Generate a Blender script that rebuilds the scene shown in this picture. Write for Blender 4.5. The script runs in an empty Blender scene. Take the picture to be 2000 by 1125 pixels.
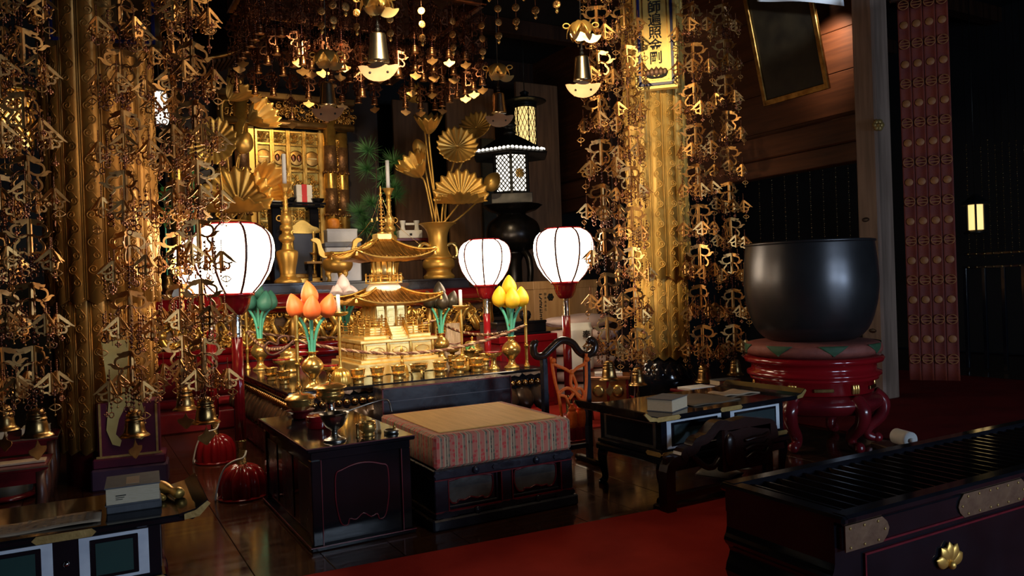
import bpy, math, random
from mathutils import Vector, Matrix
random.seed(7)
PI = math.pi; TAU = 2 * PI
scene = bpy.context.scene
COL = scene.collection

# ------------------------------------------------------------------ camera
FPX = 1502.0; CAM_H = 1.15; YAW = math.radians(29.6); ROLL = 0.036; PITCH_PX = 6.5
F0 = Vector((math.sin(YAW), math.cos(YAW), 0)); R0 = Vector((math.cos(YAW), -math.sin(YAW), 0)); U0 = Vector((0, 0, 1))
cam_data = bpy.data.cameras.new('camera'); cam = bpy.data.objects.new('camera', cam_data); COL.objects.link(cam)
cam_data.sensor_width = 36.0; cam_data.lens = 36.0 * FPX / 2000.0; cam_data.clip_start = 0.05; cam_data.clip_end = 200
_f = (F0 - U0 * (PITCH_PX / FPX)).normalized()
_r = (R0 * math.cos(ROLL) - U0 * math.sin(ROLL)); _r = (_r - _f * _r.dot(_f)).normalized(); _u = _r.cross(_f)
cam.matrix_world = Matrix(((_r.x, _u.x, -_f.x, 0), (_r.y, _u.y, -_f.y, 0), (_r.z, _u.z, -_f.z, CAM_H), (0, 0, 0, 1)))
scene.camera = cam

# ------------------------------------------------------------------ world, exposure, large lights
world = bpy.data.worlds.new('world'); scene.world = world; world.use_nodes = True
world.node_tree.nodes['Background'].inputs[0].default_value = (0.45, 0.55, 0.8, 1)
world.node_tree.nodes['Background'].inputs[1].default_value = 0.003
vs = scene.view_settings
vs.view_transform = 'Standard'; vs.look = 'None'; vs.gamma = 1.0; vs.exposure = 0.0; vs.use_curve_mapping = False

def light(name, kind, loc, energy, color, target=None, size=0.3, size_y=None, angle=60, blend=0.6):
    d = bpy.data.lights.new(name, kind); d.energy = energy; d.color = color
    if kind == 'AREA':
        d.shape = 'RECTANGLE'; d.size = size; d.size_y = size_y or size
    elif kind == 'SPOT':
        d.spot_size = math.radians(angle); d.spot_blend = blend; d.shadow_soft_size = size
    else:
        d.shadow_soft_size = size
    o = bpy.data.objects.new(name, d); COL.objects.link(o); o.location = loc
    if target is not None:
        o.rotation_euler = (Vector(target) - Vector(loc)).to_track_quat('-Z', 'Y').to_euler()
    return o
# cool daylight that reaches in through the open front of the hall behind the visitor
light('daylight_front', 'AREA', (2.9, -4.2, 1.5), 105, (0.62, 0.78, 1.0), (2.6, 6, 0.2), 1.4, 0.8)
light('daylight_side', 'AREA', (4.80, -2.2, 1.15), 60, (0.58, 0.76, 1.0), (4.4, 3.5, 0.9), 0.6, 0.28)
light('carpet_dais_fill', 'SPOT', (2.4, 1.0, 4.3), 85, (1.0, 0.72, 0.45), (2.0, 3.2, 0.1), 0.08, angle=40, blend=1.0)  # added warm fill that brightens the carpet and the dais seat
# warm ceiling spots of the inner sanctuary
light('pillar_spot', 'SPOT', (2.0, 2.7, 3.4), 250, (1.0, 0.76, 0.45), (4.15, 4.85, 2.1), 0.03, angle=40)
light('garland_spot', 'SPOT', (1.7, 2.6, 3.5), 55, (1.0, 0.74, 0.45), (0.2, 4.9, 1.5), 0.04, angle=44)
light('altar_spot', 'SPOT', (1.5, 2.4, 3.6), 1250, (1.0, 0.80, 0.52), (2.05, 5.5, 0.85), 0.05, angle=32)
light('shrine_spot', 'SPOT', (2.1, 6.9, 3.45), 85, (1.0, 0.72, 0.4), (2.2, 8.8, 2.0), 0.06, angle=80)
light('flower_spot', 'SPOT', (2.2, 5.1, 3.25), 160, (1.0, 0.78, 0.45), (3.4, 7.4, 2.0), 0.05, angle=50)
light('flower_spot_left', 'SPOT', (1.9, 5.1, 3.25), 150, (1.0, 0.78, 0.45), (1.4, 7.4, 2.1), 0.05, angle=50)

# ------------------------------------------------------------------ helpers
def at(x, y, Y=None, Z=None, X=None, D=None):
    """the point seen at a pixel of the 2000x1125 frame on the plane Y, Z or X = const, or at view depth D"""
    u = x - 1000.0; v = y - 562.5; c, s = math.cos(ROLL), math.sin(ROLL)
    a = u * c - v * s; b = u * s + v * c + PITCH_PX
    r = F0 + R0 * (a / FPX) - U0 * (b / FPX)
    if Y is not None: t = Y / r.y
    elif Z is not None: t = (Z - CAM_H) / r.z
    elif X is not None: t = X / r.x
    else: t = D
    return Vector((0, 0, CAM_H)) + r * t

class MB:
    """collects shapes for ONE mesh"""
    def __init__(s): s.v = []; s.f = []; s.sm = []; s.mi = []
    def add(s, vs, fs, smooth=False, mi=0, M=None):
        o = len(s.v)
        if M is not None: vs = [M @ Vector(p) for p in vs]
        s.v += [tuple(p) for p in vs]
        for f in fs:
            s.f.append(tuple(i + o for i in f)); s.sm.append(smooth); s.mi.append(mi)
        return s
    def box(s, x0, x1, y0, y1, z0, z1, b=0.0, M=None, mi=0):
        if x0 > x1: x0, x1 = x1, x0
        if y0 > y1: y0, y1 = y1, y0
        if z0 > z1: z0, z1 = z1, z0
        b = min(b, (x1-x0)*.45, (y1-y0)*.45, (z1-z0)*.45)
        if b <= 0:
            vs = [(x,y,z) for z in (z0,z1) for x,y in ((x0,y0),(x1,y0),(x1,y1),(x0,y1))]
            fs = [(3,2,1,0),(4,5,6,7),(0,1,5,4),(1,2,6,5),(2,3,7,6),(3,0,4,7)]
            return s.add(vs, fs, False, mi, M)
        vs = []; idx = {}
        for i,sx in enumerate((x0,x1)):
            for j,sy in enumerate((y0,y1)):
                for k,sz in enumerate((z0,z1)):
                    dx = b if i==0 else -b; dy = b if j==0 else -b; dz = b if k==0 else -b
                    for ax in range(3):
                        p = [sx+dx, sy+dy, sz+dz]; p[ax] = (sx,sy,sz)[ax]
                        idx[i,j,k,ax] = len(vs); vs.append(p)
        fs = []
        g = lambda i,j,k,a: idx[i,j,k,a]
        for a in range(3):
            o1, o2 = (a+1)%3, (a+2)%3
            for sd in (0,1):
                q = []
                for p1,p2 in ((0,0),(1,0),(1,1),(0,1)):
                    t=[0,0,0]; t[a]=sd; t[o1]=p1; t[o2]=p2; q.append(g(*t,a))
                fs.append(tuple(q) if sd else tuple(q[::-1]))
        for a in range(3):                       # edges along axis a
            o1, o2 = (a+1)%3, (a+2)%3
            for p1 in (0,1):
                for p2 in (0,1):
                    t0=[0,0,0]; t1=[0,0,0]; t0[o1]=t1[o1]=p1; t0[o2]=t1[o2]=p2; t1[a]=1
                    q=(g(*t0,o1),g(*t1,o1),g(*t1,o2),g(*t0,o2))
                    fs.append(q if p1!=p2 else q[::-1])
        for i in (0,1):
            for j in (0,1):
                for k in (0,1):
                    q=(g(i,j,k,0),g(i,j,k,1),g(i,j,k,2)); fs.append(q if (i+j+k)%2==1 else q[::-1])
        return s.add(vs, fs, False, mi, M)
    def lathe(s, prof, n=24, c=(0,0,0), lobes=0, depth=0.0, smooth=True, M=None, mi=0, a0=0.0, a1=TAU, sx=1.0, sy=1.0):
        full = abs(a1-a0-TAU) < 1e-6
        m = n if full else n+1
        vs = []; fs = []
        for r,z in prof:
            for i in range(m):
                a = a0 + (a1-a0)*i/n
                rr = r*(1 - depth*(1-abs(math.cos(lobes*a/2)))) if lobes else r
                vs.append((c[0]+rr*math.cos(a)*sx, c[1]+rr*math.sin(a)*sy, c[2]+z))
        for k in range(len(prof)-1):
            for i in range(n):
                j = (i+1)%m
                fs.append((k*m+i, k*m+j, (k+1)*m+j, (k+1)*m+i))
        if full:
            if prof[0][0] > 1e-5: fs.append(tuple(range(m-1,-1,-1)))
            if prof[-1][0] > 1e-5: fs.append(tuple((len(prof)-1)*m+i for i in range(m)))
        return s.add(vs, fs, smooth, mi, M)
    def tube(s, pts, r, n=8, closed=False, smooth=True, M=None, mi=0, flat=1.0):
        pts = [Vector(p) for p in pts]; N = len(pts)
        rs = r if isinstance(r,(list,tuple)) else [r]*N
        tang = []
        for i in range(N):
            if closed: t = pts[(i+1)%N]-pts[i-1]
            else: t = pts[min(i+1,N-1)]-pts[max(i-1,0)]
            tang.append(t.normalized() if t.length>1e-9 else Vector((0,0,1)))
        t0 = tang[0]; ref = Vector((0,0,1)) if abs(t0.z)<.9 else Vector((1,0,0))
        nn = (ref - t0*ref.dot(t0)).normalized(); vs=[]; fs=[]
        for i in range(N):
            t = tang[i]; nn = (nn - t*nn.dot(t))
            nn = nn.normalized() if nn.length>1e-6 else Vector((1,0,0)); bb = t.cross(nn)
            for k in range(n):
                a = TAU*k/n; vs.append(pts[i]+nn*(math.cos(a)*rs[i])+bb*(math.sin(a)*rs[i]*flat))
        L = N if closed else N-1
        for i in range(L):
            j=(i+1)%N
            for k in range(n):
                k2=(k+1)%n; fs.append((i*n+k,i*n+k2,j*n+k2,j*n+k))
        if not closed:
            fs.append(tuple(range(n-1,-1,-1))); fs.append(tuple((N-1)*n+k for k in range(n)))
        return s.add(vs, fs, smooth, mi, M)
    def prism(s, out, t0, t1, M=None, mi=0, smooth=False):
        """2-D outline (x,z) extruded along y from t0 to t1"""
        n=len(out); vs=[(x,t0,z) for x,z in out]+[(x,t1,z) for x,z in out]
        fs=[tuple(range(n)), tuple(range(2*n-1,n-1,-1))]
        fs+=[(i,i+n,(i+1)%n+n,(i+1)%n) for i in range(n)]
        return s.add(vs, fs, smooth, mi, M)
    def ribbon(s, pts, w, th, M=None, mi=0):
        """flat bar in the x-z plane following pts with width(s) w and thickness th along y"""
        N=len(pts); ws = w if isinstance(w,(list,tuple)) else [w]*N
        vs=[]; fs=[]
        for i in range(N):
            a=pts[max(i-1,0)]; b=pts[min(i+1,N-1)]
            dx,dz=b[0]-a[0],b[1]-a[1]; l=math.hypot(dx,dz) or 1; nx,nz=-dz/l,dx/l; h=ws[i]/2
            x,z=pts[i]
            vs+=[(x+nx*h,-th/2,z+nz*h),(x-nx*h,-th/2,z-nz*h),(x-nx*h,th/2,z-nz*h),(x+nx*h,th/2,z+nz*h)]
        for i in range(N-1):
            o=i*4
            for k in range(4):
                k2=(k+1)%4; fs.append((o+k,o+4+k,o+4+k2,o+k2))
        fs.append((0,1,2,3)); fs.append(tuple((N-1)*4+k for k in (3,2,1,0)))
        return s.add(vs, fs, False, mi, M)
    def sphere(s, c, r, n=12, m=8, sz=1.0, M=None, mi=0):
        return s.lathe([(max(r*math.sin(PI*i/m),0),-r*sz*math.cos(PI*i/m)) for i in range(m+1)], n, c, M=M, mi=mi)
    def grid(s, fn, nu, nv, th=0.0, smooth=True, M=None, mi=0, wrap=False):
        """surface fn(u,v), thickened by th along its normal"""
        P=[[Vector(fn(i/nu,j/nv)) for j in range(nv+1)] for i in range(nu+1)]
        vs=[p for row in P for p in row]; W=nv+1
        fs=[(i*W+j,(i+1)*W+j,(i+1)*W+j+1,i*W+j+1) for i in range(nu) for j in range(nv)]
        if th:
            o=len(vs); extra=[]
            for i in range(nu+1):
                for j in range(nv+1):
                    du=P[min(i+1,nu)][j]-P[max(i-1,0)][j]; dv=P[i][min(j+1,nv)]-P[i][max(j-1,0)]
                    nn=du.cross(dv); nn=nn.normalized() if nn.length>1e-12 else Vector((0,0,1))
                    extra.append(P[i][j]-nn*th)
            vs=vs+extra
            fs=fs+[(o+i*W+j,o+i*W+j+1,o+(i+1)*W+j+1,o+(i+1)*W+j) for i in range(nu) for j in range(nv)]
            edge=[(i,0) for i in range(nu)]+[(nu,j) for j in range(nv)]+[(i,nv) for i in range(nu,0,-1)]+[(0,j) for j in range(nv,0,-1)]
            ids=[i*W+j for i,j in edge]
            for a,b in zip(ids, ids[1:]+ids[:1]): fs.append((b,a,a+o,b+o))
        return s.add(vs, fs, smooth, mi, M)
    def mesh(s, name, mats):
        me=bpy.data.meshes.new(name); me.from_pydata(s.v,[],s.f)
        me.polygons.foreach_set('use_smooth', s.sm); me.polygons.foreach_set('material_index', s.mi)
        for m in (mats if isinstance(mats,(list,tuple)) else [mats]): me.materials.append(m)
        me.update(); return me
    def build(s, name, mats, parent=None, loc=None, rot=None, scale=None):
        return inst(name, s.mesh(name, mats), parent, loc, rot, scale)

def inst(name, me, parent=None, loc=None, rot=None, scale=None):
    o=bpy.data.objects.new(name, me); COL.objects.link(o)
    if parent is not None: o.parent=parent
    if loc is not None: o.location=loc
    if rot is not None: o.rotation_euler=rot
    if scale is not None: o.scale=(scale,)*3 if isinstance(scale,(int,float)) else scale
    return o
def tag(o, label=None, cat=None, group=None, kind=None):
    if label: o['label']=label
    if cat: o['category']=cat
    if group: o['group']=group
    if kind: o['kind']=kind
    return o
def thing(name, label, cat, loc=(0,0,0), rz=0.0, group=None):
    o=bpy.data.objects.new(name, None); COL.objects.link(o); o.location=loc; o.rotation_euler=(0,0,rz)
    o.empty_display_size=0.05
    return tag(o, label, cat, group)
def struct(name, mb, mat, label=None):
    o=mb.build(name, mat); o['kind']='structure'
    if label: o['label']=label
    return o
def dup(root, loc, rz=None, label=None, group=None):
    r=root.copy(); COL.objects.link(r); r.location=loc
    if rz is not None: r.rotation_euler=(0,0,rz)
    if label: r['label']=label
    if group: r['group']=group
    for ch in list(root.children):
        c=ch.copy(); COL.objects.link(c); c.parent=r
        for g in list(ch.children):
            d=g.copy(); COL.objects.link(d); d.parent=c
    return r
def text_mesh(name, body, size, mat, depth=0.001, spacing=1.0, bold=0.0):
    cu=bpy.data.curves.new(name,'FONT'); cu.body=body; cu.size=size; cu.align_x='CENTER'; cu.align_y='CENTER'
    cu.extrude=depth; cu.space_line=spacing; cu.offset=bold; cu.resolution_u=3
    o=bpy.data.objects.new(name,cu); COL.objects.link(o)
    dg=bpy.context.evaluated_depsgraph_get(); me=bpy.data.meshes.new_from_object(o.evaluated_get(dg))
    bpy.data.objects.remove(o); bpy.data.curves.remove(cu)
    me.name=name; me.materials.clear(); me.materials.append(mat)
    return me
def catmull(pts, n=6):
    pts=[Vector(p) for p in pts]; out=[]
    for i in range(len(pts)-1):
        p0=pts[max(i-1,0)]; p1=pts[i]; p2=pts[i+1]; p3=pts[min(i+2,len(pts)-1)]
        for k in range(n):
            t=k/n; out.append(0.5*((2*p1)+(p2-p0)*t+(2*p0-5*p1+4*p2-p3)*t*t+(3*p1-p0-3*p2+p3)*t**3))
    out.append(pts[-1]); return out
def smooth2(pts, n=5): return [(p.x,p.y) for p in catmull([(x,y,0) for x,y in pts], n)]
def prof(*pts, n=4):
    """smooth lathe profile through (r,z) points"""
    return [(max(r,0.0),z) for r,z in smooth2(pts,n)]

# ------------------------------------------------------------------ materials
MATS={}
def mat(name, col, metal=0.0, rough=0.5, col2=None, scale=20.0, bump=0.0, bscale=None, emit=None, estr=0.0, stretch=(1,1,1), coat=0.0, spec=0.5, lo=.35, hi=.65, rvar=0.0):
    if name in MATS: return MATS[name]
    m=bpy.data.materials.new(name); m.use_nodes=True; nt=m.node_tree; N=nt.nodes; L=nt.links
    b=N['Principled BSDF']
    b.inputs['Base Color'].default_value=(*col,1); b.inputs['Metallic'].default_value=metal; b.inputs['Roughness'].default_value=rough
    b.inputs['Specular IOR Level'].default_value=spec
    if coat: b.inputs['Coat Weight'].default_value=coat; b.inputs['Coat Roughness'].default_value=0.08
    tc=N.new('ShaderNodeTexCoord'); mp=N.new('ShaderNodeMapping'); L.new(tc.outputs['Object'],mp.inputs['Vector']); mp.inputs['Scale'].default_value=stretch
    nz=N.new('ShaderNodeTexNoise'); nz.inputs['Scale'].default_value=scale; nz.inputs['Detail'].default_value=4; L.new(mp.outputs['Vector'],nz.inputs['Vector'])
    if col2 is not None:
        rp=N.new('ShaderNodeValToRGB'); rp.color_ramp.elements[0].position=lo; rp.color_ramp.elements[1].position=hi
        rp.color_ramp.elements[0].color=(*col2,1); rp.color_ramp.elements[1].color=(*col,1)
        L.new(nz.outputs['Fac'],rp.inputs['Fac']); L.new(rp.outputs['Color'],b.inputs['Base Color'])
    if rvar:
        mr=N.new('ShaderNodeMapRange'); mr.inputs['To Min'].default_value=max(rough-rvar,0.02); mr.inputs['To Max'].default_value=rough+rvar
        mr.inputs['From Min'].default_value=.3; mr.inputs['From Max'].default_value=.7
        L.new(nz.outputs['Fac'],mr.inputs['Value']); L.new(mr.outputs['Result'],b.inputs['Roughness'])
    if bump:
        n2=N.new('ShaderNodeTexNoise'); n2.inputs['Scale'].default_value=bscale or scale*2; n2.inputs['Detail'].default_value=3; L.new(mp.outputs['Vector'],n2.inputs['Vector'])
        bp=N.new('ShaderNodeBump'); bp.inputs['Strength'].default_value=bump; bp.inputs['Distance'].default_value=0.01
        L.new(n2.outputs['Fac'],bp.inputs['Height']); L.new(bp.outputs['Normal'],b.inputs['Normal'])
    if emit is not None:
        b.inputs['Emission Color'].default_value=(*emit,1); b.inputs['Emission Strength'].default_value=estr
    MATS[name]=m; return m
GOLD=mat('gilt_gold',(0.86,0.53,0.13),.85,0.30,(0.62,0.34,0.07),9,0.06,40,rvar=.07)
GOLDL=mat('gold_leaf_matt',(0.86,0.52,0.13),.75,0.40,(0.70,0.40,0.09),6,0.05,30,rvar=.06)
GOLDB=mat('pale_bright_gold',(0.95,0.72,0.30),.7,0.32,(0.85,0.58,0.18),14,0.05,60)
GOLDD=mat('aged_gold',(0.58,0.33,0.09),1,0.40,(0.30,0.15,0.04),14,0.1,50)
BRASS=mat('polished_brass',(0.86,0.55,0.17),.85,0.27,(0.66,0.38,0.10),8,0.02,30,rvar=.05)
BRASSD=mat('old_brass',(0.52,0.33,0.12),1,0.30,(0.25,0.14,0.05),18,0.06,60)
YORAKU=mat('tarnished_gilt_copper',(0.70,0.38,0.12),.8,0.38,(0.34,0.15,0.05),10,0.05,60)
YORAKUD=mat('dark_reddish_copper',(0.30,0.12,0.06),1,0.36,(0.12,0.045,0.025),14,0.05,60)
BEAD=mat('dark_glass_bead',(0.10,0.025,0.02),0.3,0.16,(0.04,0.012,0.012),30)
BLACK=mat('black_lacquer',(0.006,0.006,0.008),0,0.10,(0.010,0.010,0.014),5,0.02,8,rvar=.03)
BLACKW=mat('worn_blue_black_lacquer',(0.018,0.020,0.034),0,0.28,(0.010,0.010,0.018),6,0.05,30,rvar=.08)
INK=mat('ink_black',(0.008,0.007,0.006),0,0.7)
REDLINE=mat('red_lacquer_line',(0.16,0.010,0.018),0,0.3,(0.11,0.006,0.012),20)
RED=mat('red_lacquer',(0.24,0.006,0.010),0,0.14,(0.24,0.006,0.010),5,coat=.4)
REDD=mat('dark_red_lacquer',(0.17,0.010,0.014),0,0.22,(0.10,0.006,0.010),6,coat=.3)
PURPLE=mat('purple_red_lacquer',(0.11,0.012,0.040),0,0.35,(0.07,0.010,0.030),5)
SILVER=mat('silver_plate',(0.86,0.84,0.80),1,0.18,(0.6,0.55,0.45),60,0.25,90)
BRONZE=mat('dark_bronze',(0.040,0.036,0.036),0.85,0.28,(0.022,0.020,0.020),10,0.03,40)
IRONB=mat('black_iron',(0.018,0.018,0.018),0.5,0.34,(0.030,0.028,0.026),16,0.08,60)
GREYM=mat('grey_tinned_metal',(0.42,0.40,0.36),1,0.3,(0.25,0.23,0.20),20,0.1,50)
FLOORW=mat('polished_dark_floor_wood',(0.060,0.022,0.010),0,0.16,(0.030,0.010,0.005),3,0.03,10,stretch=(.6,9,1),coat=.3,rvar=.05)
DARKW=mat('dark_stained_wood',(0.050,0.020,0.010),0,0.42,(0.024,0.010,0.006),3,0.06,8,stretch=(8,8,.7))
BROWNW=mat('brown_cypress_wood',(0.11,0.035,0.012),0,0.5,(0.065,0.020,0.007),3,0.06,8,stretch=(6,.5,8))
PALEW=mat('pale_weathered_wood',(0.30,0.20,0.15),0,0.55,(0.20,0.13,0.095),3,0.06,8,stretch=(8,8,.6))
LIGHTW=mat('light_cedar_wood',(0.48,0.29,0.13),0,0.5,(0.38,0.21,0.09),3,0.04,8,stretch=(8,8,.7))
DARKWALL=mat('near_black_wall',(0.012,0.010,0.010),0,0.7,(0.007,0.006,0.007),2)  # near-black tone for walls and ceiling
CARPET=mat('red_carpet',(0.40,0.030,0.018),0,0.95,(0.29,0.019,0.012),3,0.4,400,spec=.1)
PAPER=mat('white_paper',(0.80,0.78,0.74),0,0.8,(0.72,0.70,0.66),6)
BUFF=mat('aged_buff_paper',(0.50,0.36,0.24),0,0.85,(0.42,0.29,0.18),12)
CREAM=mat('cream_page_edges',(0.66,0.54,0.38),0,0.8,(0.58,0.46,0.30),60,stretch=(1,1,12))
WHITE=mat('white_wax',(0.86,0.86,0.88),0,0.45,(0.80,0.80,0.83),10)
BLUEEDGE=mat('deep_blue_paint',(0.012,0.014,0.11),0,0.4,(0.008,0.01,0.07),10)
GREYCOV=mat('grey_book_cloth',(0.10,0.10,0.11),0,0.7,(0.08,0.08,0.09),40)
GREEN=mat('dark_green_panel',(0.010,0.055,0.045),0,0.5,(0.008,0.040,0.034),4)
SLATE=mat('dark_slate_panel',(0.016,0.034,0.038),0,0.5,(0.010,0.024,0.028),4)
WHITEP=mat('white_painted_border',(0.80,0.84,0.90),0,0.5,(0.55,0.59,0.68),8)
OCHRE=mat('dull_gilt_fitting',(0.55,0.36,0.12),0.55,0.45,(0.42,0.26,0.08),30,0.1,80)
COPPERF=mat('dull_copper_fitting',(0.20,0.11,0.06),0.55,0.45,(0.14,0.07,0.04),20,0.1,60)
ORANGE=mat('orange_silk_cord',(1.0,0.19,0.015),0,0.6,(0.9,0.14,0.01),60,0.3,200)
STEMG=mat('mint_green_stem',(0.10,0.46,0.32),0,0.5,(0.08,0.38,0.26),20)
PINE=mat('pine_needle_green',(0.07,0.20,0.06),0,0.5,(0.04,0.13,0.04),20)
LEAFG=mat('fresh_green_leaf',(0.05,0.22,0.05),0,0.5,(0.03,0.14,0.03),20)
PALEGREY=mat('pale_grey_satin',(0.46,0.46,0.50),0.2,0.5,(0.36,0.36,0.40),6,0.1,20)
TATAMI=mat('tatami_straw',(0.74,0.43,0.13),0,0.7,(0.64,0.36,0.10),40,0.25,300,stretch=(1,.1,1))
def lamp_mat(name, col, strength):
    return mat(name, (0.8,0.75,0.68), 0, 0.6, (0.78,0.72,0.64), 12, emit=col, estr=strength)
GLOBE=lamp_mat('lit_white_paper_globe', (1.0,0.80,0.56), 15.0)
LANTERN=lamp_mat('lit_lantern_paper', (1.0,0.93,0.80), 1.5)
LANTERNY=lamp_mat('lit_yellow_lantern_paper', (1.0,0.66,0.22), 1.3)
# ------------------------------------------------------------------ the hall
fl = struct('floor', MB().box(-3,11,-4.5,11.2,-.20,-.021), FLOORW, 'dark polished wooden floor of the temple hall')
pm = MB().box(0,.2985,0,9.0,-.02,0,.002).mesh('floor_plank', FLOORW)
for i in range(27): inst('floor_plank', pm, fl, (-1.5+.3*i, 0.4, 0))
struct('wall_back', MB().box(-3,11,11,11.2,0,4.8), DARKWALL)
struct('wall_left', MB().box(-3.2,-3,-1,11.2,0,4.8), DARKWALL)
struct('wall_side', MB().box(10.8,11,-1,11.2,0,4.8), DARKWALL)
ce = struct('ceiling', MB().box(-3.2,11,-1,11.2,4.6,4.8), DARKWALL)
bmesh_ = MB().box(-3,11,-.09,.09,4.40,4.6,.01).mesh('ceiling_beam', DARKW)
for y in (1.2,2.7,4.2,5.7,7.2,8.7): inst('ceiling_beam', bmesh_, ce, (0,y,0))
struct('lintel_front', MB().box(-1.2,6.3,4.15,4.70,3.75,3.95,.012), DARKW, 'dark wooden lintel the gilt garlands hang from')
struct('lintel_rear', MB().box(-1.2,6.3,4.75,4.98,3.75,3.95,.012), DARKW)

# right-hand side: board wall over a beam, pale post, far bay
wr = struct('wall_right', MB().box(6.40,6.5,4.42,11,2.55,4.6), BROWNW, 'brown board wall above the side beam')
bd = MB().box(0,.03,0,6.4,0,.395,.004).mesh('wall_board', BROWNW)
for k in range(5): inst('wall_board', bd, wr, (6.37, 4.45, 2.66+.40*k))
struct('beam_side', MB().box(6.26,6.46,4.40,11,2.36,2.60,.012).box(6.30,6.46,4.40,11,2.18,2.36,.008), BROWNW, 'long brown side beam under the board wall')
ps = struct('post_side', MB().box(6.20,6.42,4.30,4.52,0,4.6,.02), PALEW, 'pale weathered wooden post with knots beside the red banner')
nail = MB(); 
for k in range(6):
    a=TAU*k/6; nail.lathe([(.028,0),(.024,.012),(.0,.016)],8,(math.cos(a)*.03,math.sin(a)*.03,0))
nail.lathe([(.02,0),(.018,.02),(0,.026)],10)
nail.build('nail_cover', OCHRE, ps, (6.20,4.28,2.44), (PI/2,0,-.4))
knot = MB().lathe([(.03,0),(.022,.004),(0,.005)],10, sx=.7, sy=1.3).mesh('knot', DARKW)
for z in (.62,1.05,1.62): inst('knot', knot, ps, (6.20,4.42+random.uniform(-.05,.05),z), (0,-PI/2,0))
struct('post_far', MB().box(6.25,6.45,8.2,8.4,0,4.6,.02), DARKW)

# framed votive plaque leaning from the board wall
fp = thing('framed_plaque','large dark framed plaque with gilt edges leaning from the upper board wall','plaque')
A=at(1500,192,X=6.2); B=at(1612,166,X=6.2)
w=abs(A.y-B.y); h=1.3
fp.location=((A.x+B.x)/2,(A.y+B.y)/2,(A.z+B.z)/2); fp.rotation_euler=(0,0,0)
Mx = Matrix.Rotation(math.radians(-13),4,'Y')
MB().box(-.015,.015,-w/2,w/2,.0,h,.004,M=Mx).build('backing', mat('smoke_dark_painting',(0.030,0.022,0.012),0,.4,(0.012,0.009,0.006),5), fp)
for nm,bx in (('frame_rail',(-.035,.0,-w/2-.03,w/2+.03,-.06,.0)),('frame_rail',(-.035,.0,-w/2-.03,w/2+.03,h,h+.06)),('frame_stile',(-.035,.0,-w/2-.05,-w/2,-.06,h+.06)),('frame_stile',(-.035,.0,w/2,w/2+.05,-.06,h+.06))):
    MB().box(*bx,.006,M=Mx).build(nm, GOLDD, fp)
# white cloth hanging from above at the top edge
A=at(1478,-2,X=5.7); B=at(1646,16,X=5.7)
def wc(u,v):
    y=A.y+(B.y-A.y)*u; return (5.7+.02*math.sin(u*9)-.1*v, y, (A.z+(B.z-A.z)*u)+.06*math.sin(u*PI)*0.5 - .03*math.sin(u*2.5+1.2) + v*.9)
tag(MB().grid(wc,24,6,.004).build('white_drape', mat('white_drape_cloth',(.72,.80,.92),0,.8,(.66,.75,.88),6)),'bright white cloth drape hanging above the framed plaque','drape')
light('transom_lamp','SPOT',(6.02,4.66,3.62),65,(1.0,.76,.55),(6.4,4.85,3.25),.04,angle=75,blend=1.0)
light('drape_fill','SPOT',(4.7,3.3,3.3),170,(.85,.93,1.0),(5.7,4.8,3.78),.04,angle=34)  # added cool fill so the white drape looks daylit

# red banner with gold roundels
bn = thing('hanging_banner','long red cloth banner with rows of pale gold roundels beside the pale post','banner')
P0=at(1768,500,D=6.1); P1=at(1868,500,D=5.95); bn.location=(P0.x,P0.y,0)
bn.rotation_euler=(0,0,math.atan2(P1.y-P0.y,P1.x-P0.x)); bw=(P1-P0).length
REDC=mat('dull_red_brocade',(0.17,0.020,0.004),0,.75,(0.11,0.010,0.006),8,.2,150)
ROUND=mat('faded_gold_thread',(0.32,0.12,0.03),.1,.6,(0.24,0.08,0.02),30)
def cloth(u,v): 
    return (u, .010*math.sin(v*5+u*7), v)
strip = MB()
sw=bw/4
strip.grid(lambda u,v:(u*sw*.94+sw*.03, .012*math.sin(u*PI), .28+v*3.0),6,30,.003)
sm=strip.mesh('banner_strip',REDC)
ring=MB().tube([(.036*math.cos(a*TAU/20),0,.036*math.sin(a*TAU/20)) for a in range(20)],.0038,5,closed=True)
ring.ribbon([(-.03,0.010),(.03,0.010)],.006,.006).ribbon([(-.03,-.012),(.03,-.012)],.006,.006)
rm=ring.mesh('roundel',ROUND)
dm=MB().lathe([(.030,0),(.028,.0015),(0,.002)],16,M=Matrix.Rotation(PI/2,4,'X')).mesh('roundel',ROUND)
for i in range(4):
    so=inst('banner_strip',sm,bn,(i*sw,0,0))
    for k in range(19): inst('roundel', rm if k%2==0 else dm, so, (sw/2,-.013 if k%2==0 else .0,.45+.155*k))
MB().box(-.05,bw+.05,-.02,.02,3.28,3.32,.006).build('banner_rod',DARKW,bn)

# dark bay behind: hanging bead strings, small lit lantern, rails
bs=MB().lathe([(.002,1.9)]+[(r,-.055*k-dz) for k in range(26) for r,dz in ((.002,0),(.012,.008),(.012,.016),(.002,.024))],6)
bsm=bs.mesh('bead_string',mat('dim_gilt_bead',(.25,.18,.09),.9,.25,(.12,.08,.04),20))
for i in range(18):
    x,y=[(1470+i*14),(1890+(i-9)*14)][0 if i<9 else 1],0
    p=at(1478+i*25 if i<9 else 1885+(i-9)*14, 250, D=9.4+.12*(i%3))
    o=inst('bead_string',bsm,None,(p.x,p.y,2.72 - .05*(i%2))); tag(o,'string of small dull gilt beads hanging in the dark side bay','bead string','bead strings in the dark side bay')
fl2=thing('small_lantern','small lit metal lantern glowing in the far dark bay beyond the banner','lantern')
p=at(1905,418,D=8.6); fl2.location=(p.x,p.y,p.z-.22)
fl2.rotation_euler=(0,0,-YAW)
MB().lathe([(.13,.0),(.14,.015),(.11,.03),(.10,.04)],6).build('base',IRONB,fl2)
MB().lathe([(.085,.04),(.085,.32)],6).build('pane',LANTERNY,fl2)
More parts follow.
